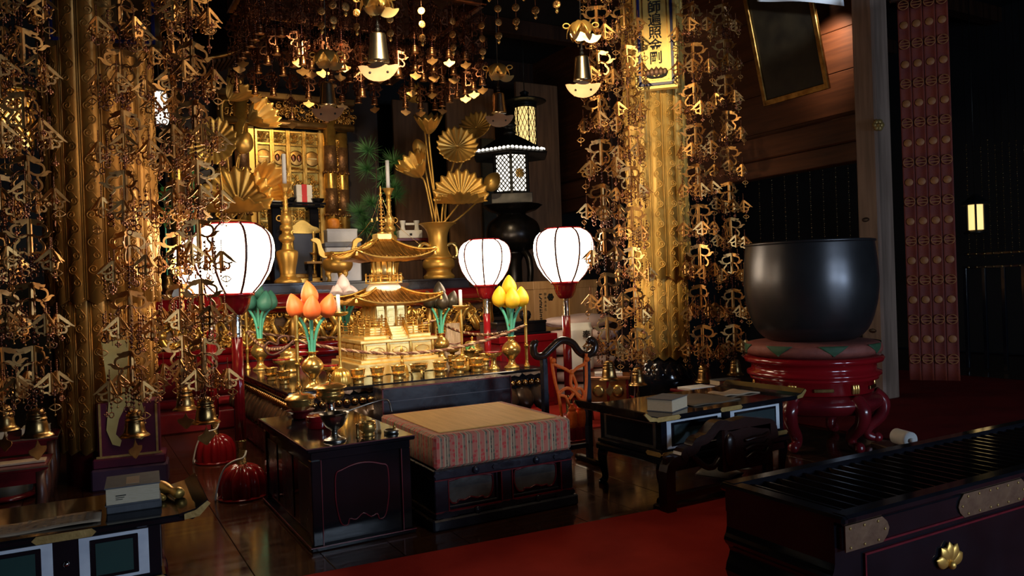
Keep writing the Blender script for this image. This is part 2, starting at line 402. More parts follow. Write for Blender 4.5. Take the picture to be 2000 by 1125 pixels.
for k in range(6):
    a=TAU*k/6; MB().box(-.008,.008,-.008,.008,.03,.33).build('corner_post',IRONB,fl2,(.095*math.cos(a),.095*math.sin(a),0))
MB().lathe([(.16,.32),(.15,.345),(.06,.41),(.03,.44),(.0,.45)],6,smooth=False).build('roof',IRONB,fl2)
MB().tube([(0,0,.44),(0,0,4.41-fl2.location.z)],.005,5).build('chain',IRONB,fl2)
rl=thing('altar_rail','low gilt-studded rail glinting in the dark bay beyond the banner','rail')
A=at(1885,520,D=8.9); B=at(2040,522,D=8.2); rl.location=A; L=(B-A).length; rl.rotation_euler=(0,0,math.atan2(B.y-A.y,B.x-A.x))
MB().box(0,L,-.02,.02,-.03,.0,.004).box(0,L,-.02,.02,.12,.15,.004).build('rail_bar',BLACK,rl)
st=MB().sphere((0,0,0),.014,8,6).mesh('stud',BRASSD)
for i in range(9): inst('stud',st,rl,(.05+i*(L-.1)/8,-.022,.135)); inst('stud',st,rl,(.05+i*(L-.1)/8,-.022,-.015))
for i in range(5): MB().box(-.02,.02,-.02,.02,-A.z,.0,.003).build('rail_post',BLACK,rl,(i*L/4,0,0))

# carpets
c=MB(); c.box(-1.5,3.9,-2.6,0,0,.012,.004)
cp=c.build('red_carpet',CARPET,None,(0.82,3.115,.0),(0,0,math.radians(-4.6))); tag(cp,'wide red carpet runner across the front of the hall floor','carpet')
tag(MB().box(3.35,4.75,4.95,6.75,0,.012,.004).build('red_carpet',CARPET),'red carpet under the small brown sutra tables','carpet')
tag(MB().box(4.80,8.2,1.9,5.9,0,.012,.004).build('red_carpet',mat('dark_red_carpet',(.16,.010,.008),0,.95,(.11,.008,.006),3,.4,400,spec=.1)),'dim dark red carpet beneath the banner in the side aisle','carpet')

# gilt pillars wrapped in embossed strips
def strip_mesh(name, L, w, m, point=.03):
    b=MB(); t=.013
    # convex panel with a pointed foot
    N=5
    def sec(i): x=-w/2+w*i/(N-1); return x, t*(1-(2*x/w)**2)+.003
    vs=[];fs=[]
    for k,z in enumerate((0,L)):
        for i in range(N):
            x,y=sec(i); zz=z+(abs(2*x/w))*point if k==0 else z
            vs.append((x,-y,zz))
        for i in range(N):
            x,y=sec(i); zz=z+(abs(2*x/w))*point if k==0 else z
            vs.append((x,.004,zz))
    for i in range(N-1): fs.append((i,i+1,2*N+i+1,2*N+i)); fs.append((N+i+1,N+i,3*N+i,3*N+i+1)); fs.append((i+1,i,N+i,N+i+1))
    fs.append((0,2*N,3*N,N)); fs.append((N-1,2*N-1,4*N-1,3*N-1))
    b.add(vs,fs,True)
    for s in (-1,1): b.tube([(s*w*.47,-.004,point),(s*w*.47,-.004,L)],.0055,6)
    b.tube([(-w*.45,-.006,point+.012),(0,-.010,.014),(w*.45,-.006,point+.012)],.003,5)
    p=w*1.55; k=0; z=.09
    while z+p/2<L-.02:
        s=1 if k%2==0 else -1; pts=[]
        cx,cz=s*w*.10,z+p*.26
        for j in range(26):
            a=j/25*TAU*1.55; r=w*.27*(1-.80*j/25); pts.append((cx+s*r*math.cos(a-1.9),-(t+.003),cz+r*math.sin(a-1.9)))
        b.tube([(-s*w*.24,-(t+.001),z-.02)]+pts,[.0034]*20+[.0042]*7,5)
        z+=p/2; k+=1
    return b.mesh(name,m)
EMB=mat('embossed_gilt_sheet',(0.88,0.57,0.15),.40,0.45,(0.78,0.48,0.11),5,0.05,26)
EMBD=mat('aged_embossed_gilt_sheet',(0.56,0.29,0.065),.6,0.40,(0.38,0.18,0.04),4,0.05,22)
def pillar(name, label, c, r1, r2, zsplit, zlow, n, m1, m2, core):
    o=struct(name, MB().lathe([(r2-.02,0),(r2-.02,4.6)],32), core, label); o.location=(c[0],c[1],0)
    w1=TAU*r1/n; s1=strip_mesh('gilt_strip',4.3-zsplit,w1*.97,m1); s2=strip_mesh('gilt_strip',zsplit-zlow+.1,TAU*r2/n*.97,m2)
    for i in range(n):
        a=TAU*(i+.5)/n
        inst('gilt_strip',s1,o,(r1*math.sin(a),-r1*math.cos(a),zsplit),(0,0,a))
        inst('gilt_strip',s2,o,(r2*math.sin(a),-r2*math.cos(a),zlow),(0,0,a))
    # ledge ring that carries the upper sleeve
    MB().lathe([(r2-.02,zsplit+.05),(r1-.01,zsplit+.05),(r1-.01,zsplit+.09),(r2-.02,zsplit+.09)],32).build('sleeve_ring',GOLDD,o)
    return o
PL=(0.17,5.62); PR=(4.19,4.90)
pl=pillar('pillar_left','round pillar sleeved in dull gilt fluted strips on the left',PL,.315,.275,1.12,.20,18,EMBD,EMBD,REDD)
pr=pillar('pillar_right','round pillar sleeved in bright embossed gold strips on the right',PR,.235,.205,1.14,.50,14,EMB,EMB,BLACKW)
MB().lathe([(.30,0),(.30,.06),(.26,.10),(.24,.30),(.27,.36),(.21,.44),(.20,.52)],24).build('pillar_base',BLACK,pr)
pm_=MB().lathe(prof((.0,0),(.05,.03),(.06,.09),(.0,.16)),8,sy=.4).mesh('base_petal',BLACK)
for i in range(14):
    a=TAU*i/14; inst('base_petal',pm_,pr,(.245*math.sin(a),-.245*math.cos(a),.34),(-.35,0,a))
# purple plinth with pale gold cloud fittings in front of the left pillar
pp=thing('pillar_plinth','purple lacquered plinth with pale gold cloud fittings at the foot of the left pillar','plinth',(0.27,5.34,0),math.radians(-8))
MB().box(-.21,.21,-.13,.10,0,.13,.01).build('foot',mat('dim_violet_wood',(.055,.022,.060),0,.5,(.04,.015,.045),5),pp)
MB().box(-.20,.20,-.12,.09,.13,.19,.008).build('foot_moulding',PURPLE,pp)
MB().box(-.17,.17,-.09,.07,.19,.52,.006).build('body',PURPLE,pp)
for x in (-.155,.155): MB().box(x-.006,x+.006,-.096,-.088,.19,.52).build('gilt_line',OCHRE,pp)
MB().box(-.18,.18,-.097,-.088,.19,.202).build('gilt_line',OCHRE,pp)
clo=[(-.13,.9),(-.10,.55),(-.12,.36),(-.09,.27),(-.05,.255),(-.04,.29),(-.07,.33),(-.05,.42),(-.01,.50),(.03,.44),(.015,.36),(.03,.30),(.07,.285),(.10,.31),(.085,.35),(.06,.36),(.09,.46),(.06,.58),(.0,.66),(.02,.9)]
MB().prism(clo,-.004,.0).build('cloud_fitting',mat('pale_gold_plate',(.78,.66,.26),.6,.45,(.68,.56,.20),10),pp,(0,-.10,.0))
# inscribed plaques hung high on the two pillars
def inscription(name,label,loc,rz,w,h,chars,csize,field,lit=True):
    o=thing(name,label,'plaque',loc,rz)
    MB().box(-w/2,w/2,0,.03,0,h,.012).build('backboard',field,o)
    bw_=.022
    for bx in ((-w/2+.035,-w/2+.035+bw_,h-.0,.035),(w/2-.035-bw_,w/2-.035,h,.035)):
        MB().box(bx[0],bx[1],-.008,.0,bx[3],h,.002).build('blue_border',BLUEEDGE,o)
    MB().box(-w/2+.035,w/2-.035,-.008,.0,.035,.035+bw_,.002).build('blue_border',BLUEEDGE,o)
    MB().box(-w/2+.075,-w/2+.083,-.005,0,.075,h).box(w/2-.083,w/2-.075,-.005,0,.075,h).box(-w/2+.075,w/2-.075,-.005,0,.075,.083).build('gilt_bead_frame',GOLDD,o)
    # lotus painted in relief
    lo=MB()
    for (x,s,sc) in ((0,1,1),(-.035,1,.92),(.035,1,.92),(-.065,1,.78),(.065,1,.78)):
        lo.lathe(prof((0,0),(.026*sc,.03),(.022*sc,.055),(0,.085*sc)),10,(x,-.006,.10),sy=.3)
    lo.build('lotus_petals',COPPERF,o)
    MB().prism([(-.095,.145),(-.075,.105),(-.04,.092),(.04,.092),(.075,.105),(.095,.145),(.065,.118),(0,.10),(-.065,.118)],-.014,-.001).build('lotus_leaf',INK,o)
    if chars:
        z=.245
        for ch in reversed(chars):
            me=text_mesh('ink_character',ch,csize,INK,.002,bold=csize*.012)
            inst('ink_character',me,o,(0,-.004,z),(PI/2,0,0)); z+=csize*.94
    return o
p=at(1283,176,D=6.03)
FIELD=mat('gilded_board',(.86,.58,.16),.35,.42,(.74,.47,.12),4,.05,20)
FIELDD=mat('dark_gilded_board',(.16,.10,.04),.6,.45,(.09,.05,.02),4,.05,20)
inscription('inscribed_plaque','gold plaque inscribed in black characters above a lotus on the right pillar',(p.x,p.y,p.z),math.radians(-44),.345,1.5,'南無大師遍照金剛',.105,FIELD)
p=at(203,95,D=4.72)
inscription('inscribed_plaque','dark plaque with blue border and lotus high on the left pillar',(p.x,p.y,p.z),math.radians(-14),.66,1.2,'',.1,FIELDD)
# ------------------------------------------------------------------ four standing paper lamps
ENGR=mat('engraved_gilt_collar',(.80,.60,.28),1,.25,(.35,.22,.08),120,.5,160)
RIBM=mat('dark_red_wire',(.06,.008,.008),0,.4,(.04,.006,.006),20)
def globe_r(t):   # t 0 bottom .. 1 top
    pts=[(0,.105),(.12,.150),(.3,.195),(.5,.219),(.66,.225),(.8,.216),(.9,.195),(.97,.160),(1,.130)]
    for (a,b),(c,d) in zip(pts,pts[1:]):
        if t<=c: return b+(d-b)*(t-a)/(c-a)
    return pts[-1][1]
def make_lamp():
    o=thing('standing_lamp','','lamp')
    MB().lathe(prof((.128,0),(.134,.03),(.132,.09),(.112,.145),(.075,.178),(.030,.192)),96,lobes=12,depth=.20).build('base',RED,o)
    MB().lathe([(.132,0),(.136,.008),(.132,.014)],36).build('base_rim',RED,o)
    MB().lathe([(.030,.185),(.030,.195),(.0255,.20),(.0255,.31),(.030,.315),(.030,.325)],20).build('lower_collar',ENGR,o)
    MB().lathe([(.031,.32),(.031,.91)],36,lobes=12,depth=.12).build('pole',RED,o)
    MB().lathe([(.031,.905),(.028,.912),(.028,1.03),(.031,1.04)],20).build('upper_collar',SILVER,o)
    MB().lathe(prof((.040,1.035),(.056,1.05),(.075,1.085),(.085,1.13),(.096,1.145)),40,lobes=16,depth=.06).build('cup',RED,o)
    MB().lathe([(.098,1.14),(.105,1.143),(.105,1.158),(.098,1.162)],36).build('cup_rim',RED,o)
    g=[(globe_r(i/16),1.16+.385*i/16) for i in range(17)]
    MB().lathe(g,36).build('globe',GLOBE,o)
    b=MB().tube([(r+.002,0,z) for r,z in g],.0075,6); rm=b.mesh('globe_rib',RIBM)
    for k in range(8): inst('globe_rib',rm,o,rot=(0,0,TAU*k/8+.12))
    MB().lathe([(.118,1.542),(.136,1.54),(.138,1.553),(.118,1.556)],36).build('top_rim',RED,o)
    return o
LP=[(0.79,4.57,'red standing lamp with round white globe nearest the left black table'),
    (0.81,5.66,'red standing lamp half hidden behind the gilt garland on the left'),
    (3.13,4.72,'red standing lamp with round white globe behind the gong stand'),
    (3.10,5.92,'red standing lamp with white globe behind the right end of the gold altar')]
lamp0=make_lamp(); 
for i,(x,y,l) in enumerate(LP):
    o=lamp0 if i==0 else dup(lamp0,(x,y,0),.3*i)
    o.location=(x,y,0); tag(o,l,'lamp','four standing lamps around the altar')
WCABLE=mat('white_flex',(.75,.73,.68),0,.5)
for (x,y) in (LP[0][:2],LP[1][:2]):
    pts=catmull([(x+.025,y-.01,.26),(x+.0,y-.06,.235),(x-.06,y-.08,.225),(x-.105,y-.07,.19),(x-.135,y-.05,.11),(x-.15,y-.02,.012),(x-.10,y+.2,.010)],6)
    tag(MB().tube(pts,.0055,6).build('lamp_cable',WCABLE),'white flex draped over the red base of the '+('nearer' if y<5 else 'farther')+' left lamp','cable','white lamp cables')
    pts=catmull([(x+.02,y-.03,.26),(x+.06,y-.06,.30),(x+.09,y-.08,.22),(x+.11,y-.08,.16)],5)

# ------------------------------------------------------------------ priest's dais
def brocade_mat():
    m=bpy.data.materials.new('striped_red_brocade'); m.use_nodes=True; nt=m.node_tree; N=nt.nodes; L=nt.links; b=N['Principled BSDF']
    tc=N.new('ShaderNodeTexCoord'); sp=N.new('ShaderNodeSeparateXYZ'); L.new(tc.outputs['Object'],sp.inputs[0])
    ad=N.new('ShaderNodeMath'); ad.operation='ADD'; L.new(sp.outputs['X'],ad.inputs[0]); L.new(sp.outputs['Y'],ad.inputs[1])
    mu=N.new('ShaderNodeMath'); mu.operation='MULTIPLY'; mu.inputs[1].default_value=8.4; L.new(ad.outputs[0],mu.inputs[0])
    fr=N.new('ShaderNodeMath'); fr.operation='FRACT'; L.new(mu.outputs[0],fr.inputs[0])
    r=N.new('ShaderNodeValToRGB'); r.color_ramp.interpolation='CONSTANT'; L.new(fr.outputs[0],r.inputs['Fac'])
    stops=[(0,(.45,.35,.22)),(.07,(.02,.018,.015)),(.12,(.42,.32,.20)),(.17,(.10,.11,.07)),(.24,(.50,.055,.05)),(.46,(.42,.32,.20)),(.50,(.12,.14,.08)),(.54,(.45,.28,.18)),(.60,(.52,.06,.05)),(.80,(.44,.34,.22)),(.84,(.10,.11,.08)),(.92,(.48,.10,.07))]
    e=r.color_ramp.elements; e[0].position=0; e[0].color=(*stops[0][1],1); e[1].position=stops[1][0]; e[1].color=(*stops[1][1],1)
    for p_,c_ in stops[2:]:
        k=e.new(p_); k.color=(*c_,1)
    mp=N.new('ShaderNodeMapping'); mp.inputs['Scale'].default_value=(1,1,1); L.new(tc.outputs['Object'],mp.inputs['Vector'])
    ch=N.new('ShaderNodeTexVoronoi'); ch.inputs['Scale'].default_value=55; L.new(mp.outputs[0],ch.inputs['Vector'])
    rr=N.new('ShaderNodeValToRGB'); rr.color_ramp.elements[0].position=.35; rr.color_ramp.elements[1].position=.5; L.new(ch.outputs['Distance'],rr.inputs['Fac'])
    mx=N.new('ShaderNodeMixRGB'); mx.inputs['Color2'].default_value=(.46,.27,.17,1); L.new(r.outputs['Color'],mx.inputs['Color1'])
    m2=N.new('ShaderNodeMath'); m2.operation='MULTIPLY'; m2.inputs[1].default_value=.45; L.new(rr.outputs['Color'],m2.inputs[0]); L.new(m2.outputs[0],mx.inputs['Fac'])
    L.new(mx.outputs['Color'],b.inputs['Base Color']); b.inputs['Roughness'].default_value=.8
    return m
BROC=brocade_mat()
ds=thing('priest_dais','low square black dais with tatami seat and striped red brocade sides','dais',(1.835,3.72,0),math.radians(-1.2))
hw,hd=.385,.385
MB().box(-hw-.02,hw+.02,-hd-.02,hd+.02,0,.055,.008).build('plinth',BLACKW,ds)
MB().box(-hw-.005,hw+.005,-hd-.005,hd+.005,.055,.085,.006).build('lower_rail',BLACKW,ds)
MB().box(-hw,hw,-hd,hd,.235,.285,.006).build('upper_rail',BLACKW,ds)
MB().box(-hw+.03,hw-.03,-hd+.03,hd-.03,.05,.24).build('inner_box',BLACKW,ds)
for sx in (-1,1):
    for sy in (-1,1): MB().box(sx*hw-.0 if sx<0 else hw-.07,sx*hw+.07 if sx<0 else hw,sy*hd if sy<0 else hd-.07,sy*hd+.07 if sy<0 else hd,.08,.24,.004).build('corner_post',BLACKW,ds)
MB().box(-.03,.03,-hd+.004,-hd+.05,.08,.24,.003).build('centre_stile',BLACKW,ds)
for x in (-.03,.03,-hw+.07,hw-.07): MB().box(x-.003,x+.003,-hd-.002,-hd+.03,.085,.235).build('red_line',REDLINE,ds)
for z in (.084,.236): MB().box(-hw,hw,-hd-.004,-hd+.01,z-.003,z+.003).build('red_line',REDLINE,ds)
GLASSY=mat('worn_silvered_panel',(.16,.17,.16),.3,.35,(.06,.065,.06),7,.15,30)
koz=smooth2([(-.5,.3),(-.47,.42),(-.38,.45),(-.2,.5),(0,.52),(.2,.5),(.38,.45),(.47,.42),(.5,.3),(.5,0),(.46,-.25),(.40,-.40),(.30,-.42),(.26,-.33),(.14,-.36),(0,-.28),(-.14,-.36),(-.26,-.33),(-.30,-.42),(-.40,-.40),(-.46,-.25),(-.5,0),(-.5,.3)],3)[:-1]
for x in (-.19,.175):
    pn=MB().prism([(u*.24,z*.125) for u,z in koz],-.006,.0).build('cusped_panel',GLASSY,ds,(x,-hd+.03,.165))
    pts=[(u*.245,-.006,z*.13) for u,z in koz]
    MB().tube(pts,.005,6,closed=True).build('panel_moulding',REDLINE,pn)
    for s,ww,hh in ((1.2,.02,.016),):
        pass
    w2=.15
    for a in ((-w2,-w2+.012,-.075,.075),(w2-.012,w2,-.075,.075),(-w2,w2,.063,.075),(-w2,w2,-.075,-.063)):
        MB().box(a[0],a[1],-.012,0,a[2],a[3],.003).build('panel_frame',BLACKW,pn)
stud=MB().lathe(prof((.018,0),(.016,.008),(.0,.014),n=3),12,M=Matrix.Rotation(PI/2,4,'X')).mesh('stud',BLACKW)
fit=MB().prism(smooth2([(-.06,0),(-.05,.012),(-.03,.010),(0,.018),(.03,.010),(.05,.012),(.06,0),(.05,-.012),(.03,-.010),(0,-.018),(-.03,-.010),(-.05,-.012),(-.06,0)],2)[:-1],-.005,0).mesh('metal_fitting',BLACKW)
for z,off in ((.262,0),(.070,-.006)):
    for x in (-.17,.17): inst('stud',stud,ds,(x,-hd-.002+off,z))
    for x in (-.33,-.02,.02 ,.33): inst('metal_fitting',fit,ds,(x,-hd-.001+off,z))
mt=MB().box(-hw+.004,hw+.0,-hd+.0,hd,.286,.448,.012).build('brocade_mattress',BROC,ds)
MB().box(-hw+.055,hw-.055,-hd+.055,hd-.055,.4475,.454,.003).build('tatami_top',TATAMI,ds)

# ------------------------------------------------------------------ black side table at the left of the dais
tb=thing('side_table','glossy black lacquer side table with red edge lines left of the dais','table',(1.115,3.895,0))
TW,TD,TH=.235,.49,.46
MB().box(-TW-.02,TW+.02,-TD-.02,TD+.02,TH-.022,TH,.005).build('table_top',BLACK,tb)
MB().box(-TW-.012,TW+.012,-TD-.012,TD+.012,0,.02,.004).build('foot_frame',BLACK,tb)
MB().box(-TW,TW,-TD,TD,TH-.06,TH-.022,.003).build('apron',BLACK,tb)
def cusped_frame(w,h,dz):
    """front panel with a cusped opening: an outer rectangle bridged to an inner cut-out"""
    out=[(-w,0),(w,0),(w,h),(-w,h)]
    inn=[(u*w*1.36,h*.53+z*h*.80) for u,z in koz]
    return inn
for sx in (-1,1):
    for sy in (-1,1): MB().box(sx*TW,sx*(TW-.045),sy*TD,sy*(TD-.045),.02,TH-.06,.004).build('leg',BLACK,tb)
inner=cusped_frame(TW-.05,TH-.10,0)
MB().box(-TW+.04,TW-.04,-TD+.012,-TD+.022,.02,TH-.06).build('front_panel',BLACK,tb)
MB().tube([(x,-TD+.010,z+.02) for x,z in inner],.004,6,closed=True).build('cusped_moulding',REDLINE,tb)
MB().prism([(x*.985,z*.985+.023) for x,z in inner],-TD+.0075,-TD+.013).build('recess_panel',BLACK,tb)
for s in (-1,1):
    MB().box(s*(TW-.022),s*(TW-.012),-TD+.05,TD-.05,.02,TH-.06).build('side_panel',BLACK,tb)
    MB().box(-TW+.043,-TW+.046,0,0,0,0) if False else None
    MB().box(s*(TW-.045)-.002,s*(TW-.045)+.002,-TD-.002,-TD+.01,.02,TH-.06).build('red_line',REDLINE,tb)
    for ky in (-1,0,1):
        MB().box(s*(TW-.012),s*(TW-.008),ky*.33-.11,ky*.33+.11,.06,TH-.10,.002).build('side_inset',BLACKW,tb)
for bx in ((-TW-.014,TW+.014,-TD-.015,-TD-.011,.017,.021),(-TW-.015,-TW-.011,-TD-.014,TD+.014,.017,.021),(-TW-.021,TW+.021,-TD-.022,-TD-.019,TH-.004,TH),(-TW-.022,-TW-.019,-TD-.02,TD+.02,TH-.004,TH)):
    MB().box(*bx).build('edge_line',REDLINE,tb)

# ------------------------------------------------------------------ vessel builder
def vessel(name,label,cat,loc,parts,group=None,rz=0.0):
    o=thing(name,label,cat,loc,rz,group)
    for pn,pf,m,n in parts: 
        (MB().lathe(pf,n).build(pn,m,o) if isinstance(pf,list) else pf.build(pn,m,o))
    return o
def covered_bowl(label,loc,s,group=None,dish=REDD):
    return vessel('covered_bowl',label,'bowl',loc,[
      ('saucer',[(r*s,z*s) for r,z in prof((.03,0),(.05,.006),(.055,.03),(.075,.045),(.082,.05))],dish,28),
      ('bowl',[(r*s,z*s) for r,z in prof((.035,.048),(.050,.055),(.072,.075),(.080,.105),(.084,.112))],BRASS,28),
      ('lid',[(r*s,z*s) for r,z in prof((.086,.110),(.084,.118),(.060,.138),(.025,.148),(.010,.152))],BRASS,28),
      ('lid_knob',[(r*s,z*s) for r,z in prof((.008,.150),(.006,.165),(.014,.178),(.006,.190),(.0,.196))],BRASS,14)],group)
covered_bowl('lidded brass bowl on dark red saucer at the back of the black side table',(1.05,4.24,.46),.95)
vessel('lidded_brass_jar','tall lidded brass jar on a silver foot on the black side table','jar',(1.20,4.18,.46),[
  ('foot',prof((.050,0),(.045,.02),(.028,.04),(.026,.07),(.03,.085)),SILVER,24),
  ('bowl',prof((.03,.082),(.06,.095),(.078,.12),(.072,.142),(.082,.158)),BRASS,28),
  ('lid',prof((.092,.158),(.09,.166),(.06,.182),(.02,.190),(.009,.196)),BRASS,28),
  ('lid_knob',prof((.008,.194),(.006,.21),(.012,.222),(.005,.236),(0,.244)),BRASS,12)])
vessel('red_round_box','small round red lacquer box on the black side table','box',(1.06,3.90,.46),[
  ('box_base',prof((.062,0),(.064,.004),(.064,.03),(.062,.034)),RED,32),('box_lid',prof((.066,.034),(.067,.04),(.066,.055),(.058,.062),(.0,.064)),RED,32)])
ce_=thing('handled_censer','grey metal stem censer with a long curved handle on the black side table','censer',(1.02,3.50,.46))
MB().lathe(prof((.052,0),(.050,.008),(.030,.016),(.016,.03),(.015,.045),(.022,.055)),28).build('foot',GREYM,ce_)
MB().lathe(prof((.020,.052),(.042,.070),(.058,.100),(.064,.118),(.070,.128),(.066,.126),(.054,.110)),36,lobes=14,depth=.05).build('bowl',GREYM,ce_)
MB().tube(catmull([(.05,.02,.122),(.12,.03,.135),(.20,.03,.152),(.26,.02,.160),(.275,.01,.140),(.28,.0,.10)],6),[.004]*25+[.005]*6,6).build('handle',GREYM,ce_)
vessel('brass_cup','small polished brass cup standing on the black side table','cup',(1.185,3.52,.46),[('cup',prof((.030,0),(.032,.006),(.030,.015),(.040,.03),(.040,.052),(.036,.060),(.040,.066),(.034,.064),(.03,.05)),BRASS,26),('ember_dish',[(.033,.058),(.02,.060),(0,.060)],SILVER,16)])
vessel('incense_tube','thin brass incense tube on the black side table','tube',(1.128,3.50,.46),[('tube',[(.009,0),(.010,.004),(.007,.008),(.007,.06),(.009,.064),(.006,.066)],BRASSD,12)])
MB_=MB().tube([(0,-.03,0),(0,.0,.0)],.01,4)
tr=thing('water_sprinkler_stand','small round metal tray with a gilt pin on the black side table','tray',(1.295,3.50,.46))
MB().lathe([(.034,0),(.036,.006),(.036,.016),(.032,.018),(.030,.008),(0,.008)],24).build('tray',GREYM,tr)
MB().lathe(prof((.008,.006),(.005,.02),(.008,.03),(.004,.042),(0,.052)),10,(.016,0,0)).build('pin',BRASS,tr)
vessel('folded_offering_paper','pleated cream offering paper on the black side table','paper',(1.235,3.56,.46),[('paper_fold',MB().grid(lambda u,v:(-.03+.06*u,.02*math.sin(u*18)*.4+.02*v,.065*v*(1-.4*abs(u-.5))),18,4,.0015,smooth=False),CREAM,0)])

# ------------------------------------------------------------------ low front board box before the altar
fb=thing('altar_step_box','blue-black lacquered box with red edges between dais and altar','box',(2.045,4.52,0))
MB().box(-.445,.445,-.07,.11,0,.545,.004).build('box_body',BLACKW,fb)
for x in (-.445,.445): MB().box(x-.004,x+.004,-.075,-.066,0,.548).build('red_edge',REDLINE,fb)
MB().box(-.447,.447,-.075,-.066,.540,.549).build('red_edge',REDLINE,fb)
MB().box(-.44,.44,-.074,-.068,.462,.466).build('panel_groove',mat('worn_pale_line',(.12,.12,.15),0,.6),fb)

# ------------------------------------------------------------------ great altar
al=thing('great_altar','wide square black altar with lotus petal skirt and gilded edge','altar',(2.03,5.68,0))
AW,AZ=.93,.54
MB().box(-AW,AW,-AW,AW,AZ-.022,AZ,.005).build('altar_top',BLACK,al)
MB().box(-AW+.03,AW-.03,-AW+.03,AW-.03,.40,AZ-.02).build('neck_block',BLACK,al)
MB().box(-AW+.05,AW-.05,-AW+.05,AW-.05,.0,.16,.01).build('base_box',BLACKW,al)
MB().box(-AW+.02,AW-.02,-AW+.02,AW-.02,.16,.20,.008).build('base_rail',BLACKW,al)
wave=MB()
pts=[(-.10,0),(-.07,-.018),(-.03,-.008),(.0,-.020),(.04,-.010),(.08,-.022),(.10,-.004),(.10,.006),(-.10,.006)]
wave.prism(pts,-.01,.0); wm=wave.mesh('edge_wave',mat('rose_gilt_edge',(.70,.40,.22),1,.3,(.45,.22,.10),20,.1,60))
for i in range(9):
    x=-AW+.11+i*.2075
    inst('edge_wave',wm,al,(x,-AW+.03,AZ-.028)); inst('edge_wave',wm,al,(-AW+.03,x,AZ-.028),(0,0,-PI/2))
bead=MB().lathe(prof((0,-.02),(.020,-.012),(.022,.006),(.012,.02),(0,.024)),10).mesh('lotus_bead',mat('dark_gilt_bead',(.55,.32,.12),1,.25,(.3,.15,.05),10))
for i in range(34):
    x=-AW+.06+i*.0525
    inst('lotus_bead',bead,al,(x,-AW+.02,.445)); inst('lotus_bead',bead,al,(-AW+.02,x,.445))
pet=MB().grid(lambda u,v:((u-.5)*.15*math.sin(PI*min(v*.85+.15,1))**.6, -.07*math.sin(v*PI*.6)-.03*(1-(2*u-1)**2), -.17*v+.02),8,8,.008)
pemat=mat('dark_brown_lacquer_petal',(.085,.048,.028),.35,.25,(.05,.025,.015),8)
pe=pet.mesh('lotus_petal',pemat)
for i in range(15):
    x=-AW+.07+i*.1235
    inst('lotus_petal',pe,al,(x,-AW+.06,.40)); inst('lotus_petal',pe,al,(-AW+.06,x,.40),(0,0,-PI/2))
ctip=MB().prism([(-.035,0),(.035,.03),(.035,-.0)],-.004,.004).mesh('corner_glint',GOLD)
# corner poles and the twisted five-colour rope
def pole(label,loc):
    return vessel('altar_pole',label,'post',loc,[('pole_foot',prof((.020,0),(.022,.01),(.014,.03),(.011,.05)),GOLD,14),
      ('pole_shaft',prof((.011,.04),(.012,.13),(.018,.16),(.012,.18),(.012,.30),(.016,.31),(.011,.33),(.016,.46),(.009,.50)),GOLD,14),
      ('pole_finial',prof((.009,.49),(.007,.51),(.014,.525),(.012,.54),(0,.55)),GOLD,14)],'corner poles of the altar rope')
PO=[(1.20,4.87),(2.87,4.87),(1.20,6.5),(2.87,6.5)]
pole('gilt corner pole beside the orange lotus vase',(*PO[0],AZ)); pole('gilt corner pole beside the yellow lotus vase',(*PO[1],AZ))
pole('gilt corner pole at the rear left corner of the altar',(*PO[2],AZ)); pole('gilt corner pole behind the dark lotus vase',(*PO[3],AZ))
ROPEA=mat('brown_rope_strand',(.20,.075,.035),0,.6,(.12,.04,.02),40); ROPEB=mat('pale_rope_strand',(.55,.38,.22),0,.6,(.45,.28,.15),40)
def rope(label,p,q,sag,z=AZ+.31):
    o=thing('altar_rope',label,'rope',(0,0,0),0,'twisted ropes around the altar')
    N=90; cl=[Vector(p).lerp(Vector(q),i/N)+Vector((0,0,-sag*4*(i/N)*(1-i/N))) for i in range(N+1)]
    d=(Vector(q)-Vector(p)).normalized(); sd=Vector((-d.y,d.x,0)); L=(Vector(q)-Vector(p)).length
    for k in range(3):
        pts=[c_+sd*(.0065*math.cos(TAU*(i/N*L/.085)+TAU*k/3))+Vector((0,0,.0065*math.sin(TAU*(i/N*L/.085)+TAU*k/3))) for i,c_ in enumerate(cl)]
        MB().tube(pts,.0066,5).build('rope_strand',ROPEB if k==0 else ROPEA,o)
    return o
zz=AZ+.31
rope('twisted rope along the front of the altar',(*PO[0],zz),(*PO[1],zz),.14)
rope('twisted rope along the rear of the altar',(*PO[2],zz),(*PO[3],zz),.10)
rope('twisted rope along the left side of the altar',(*PO[0],zz),(*PO[2],zz),.10)
rope('twisted rope along the right side of the altar',(*PO[1],zz),(*PO[3],zz),.10)
heart=MB().tube(catmull([(-.02,0,.0),(-.09,0,-.06),(-.16,0,-.08),(-.20,0,-.04),(-.17,0,.0),(-.12,0,-.02),(-.11,0,.02),(-.06,0,.03),(-.05,0,.0)],5),.007,6)
tag(heart.build('rope_end',ROPEA,None,(1.20,4.87,AZ+.31)),'dark looped end of the rope at the altar corner pole','rope end')

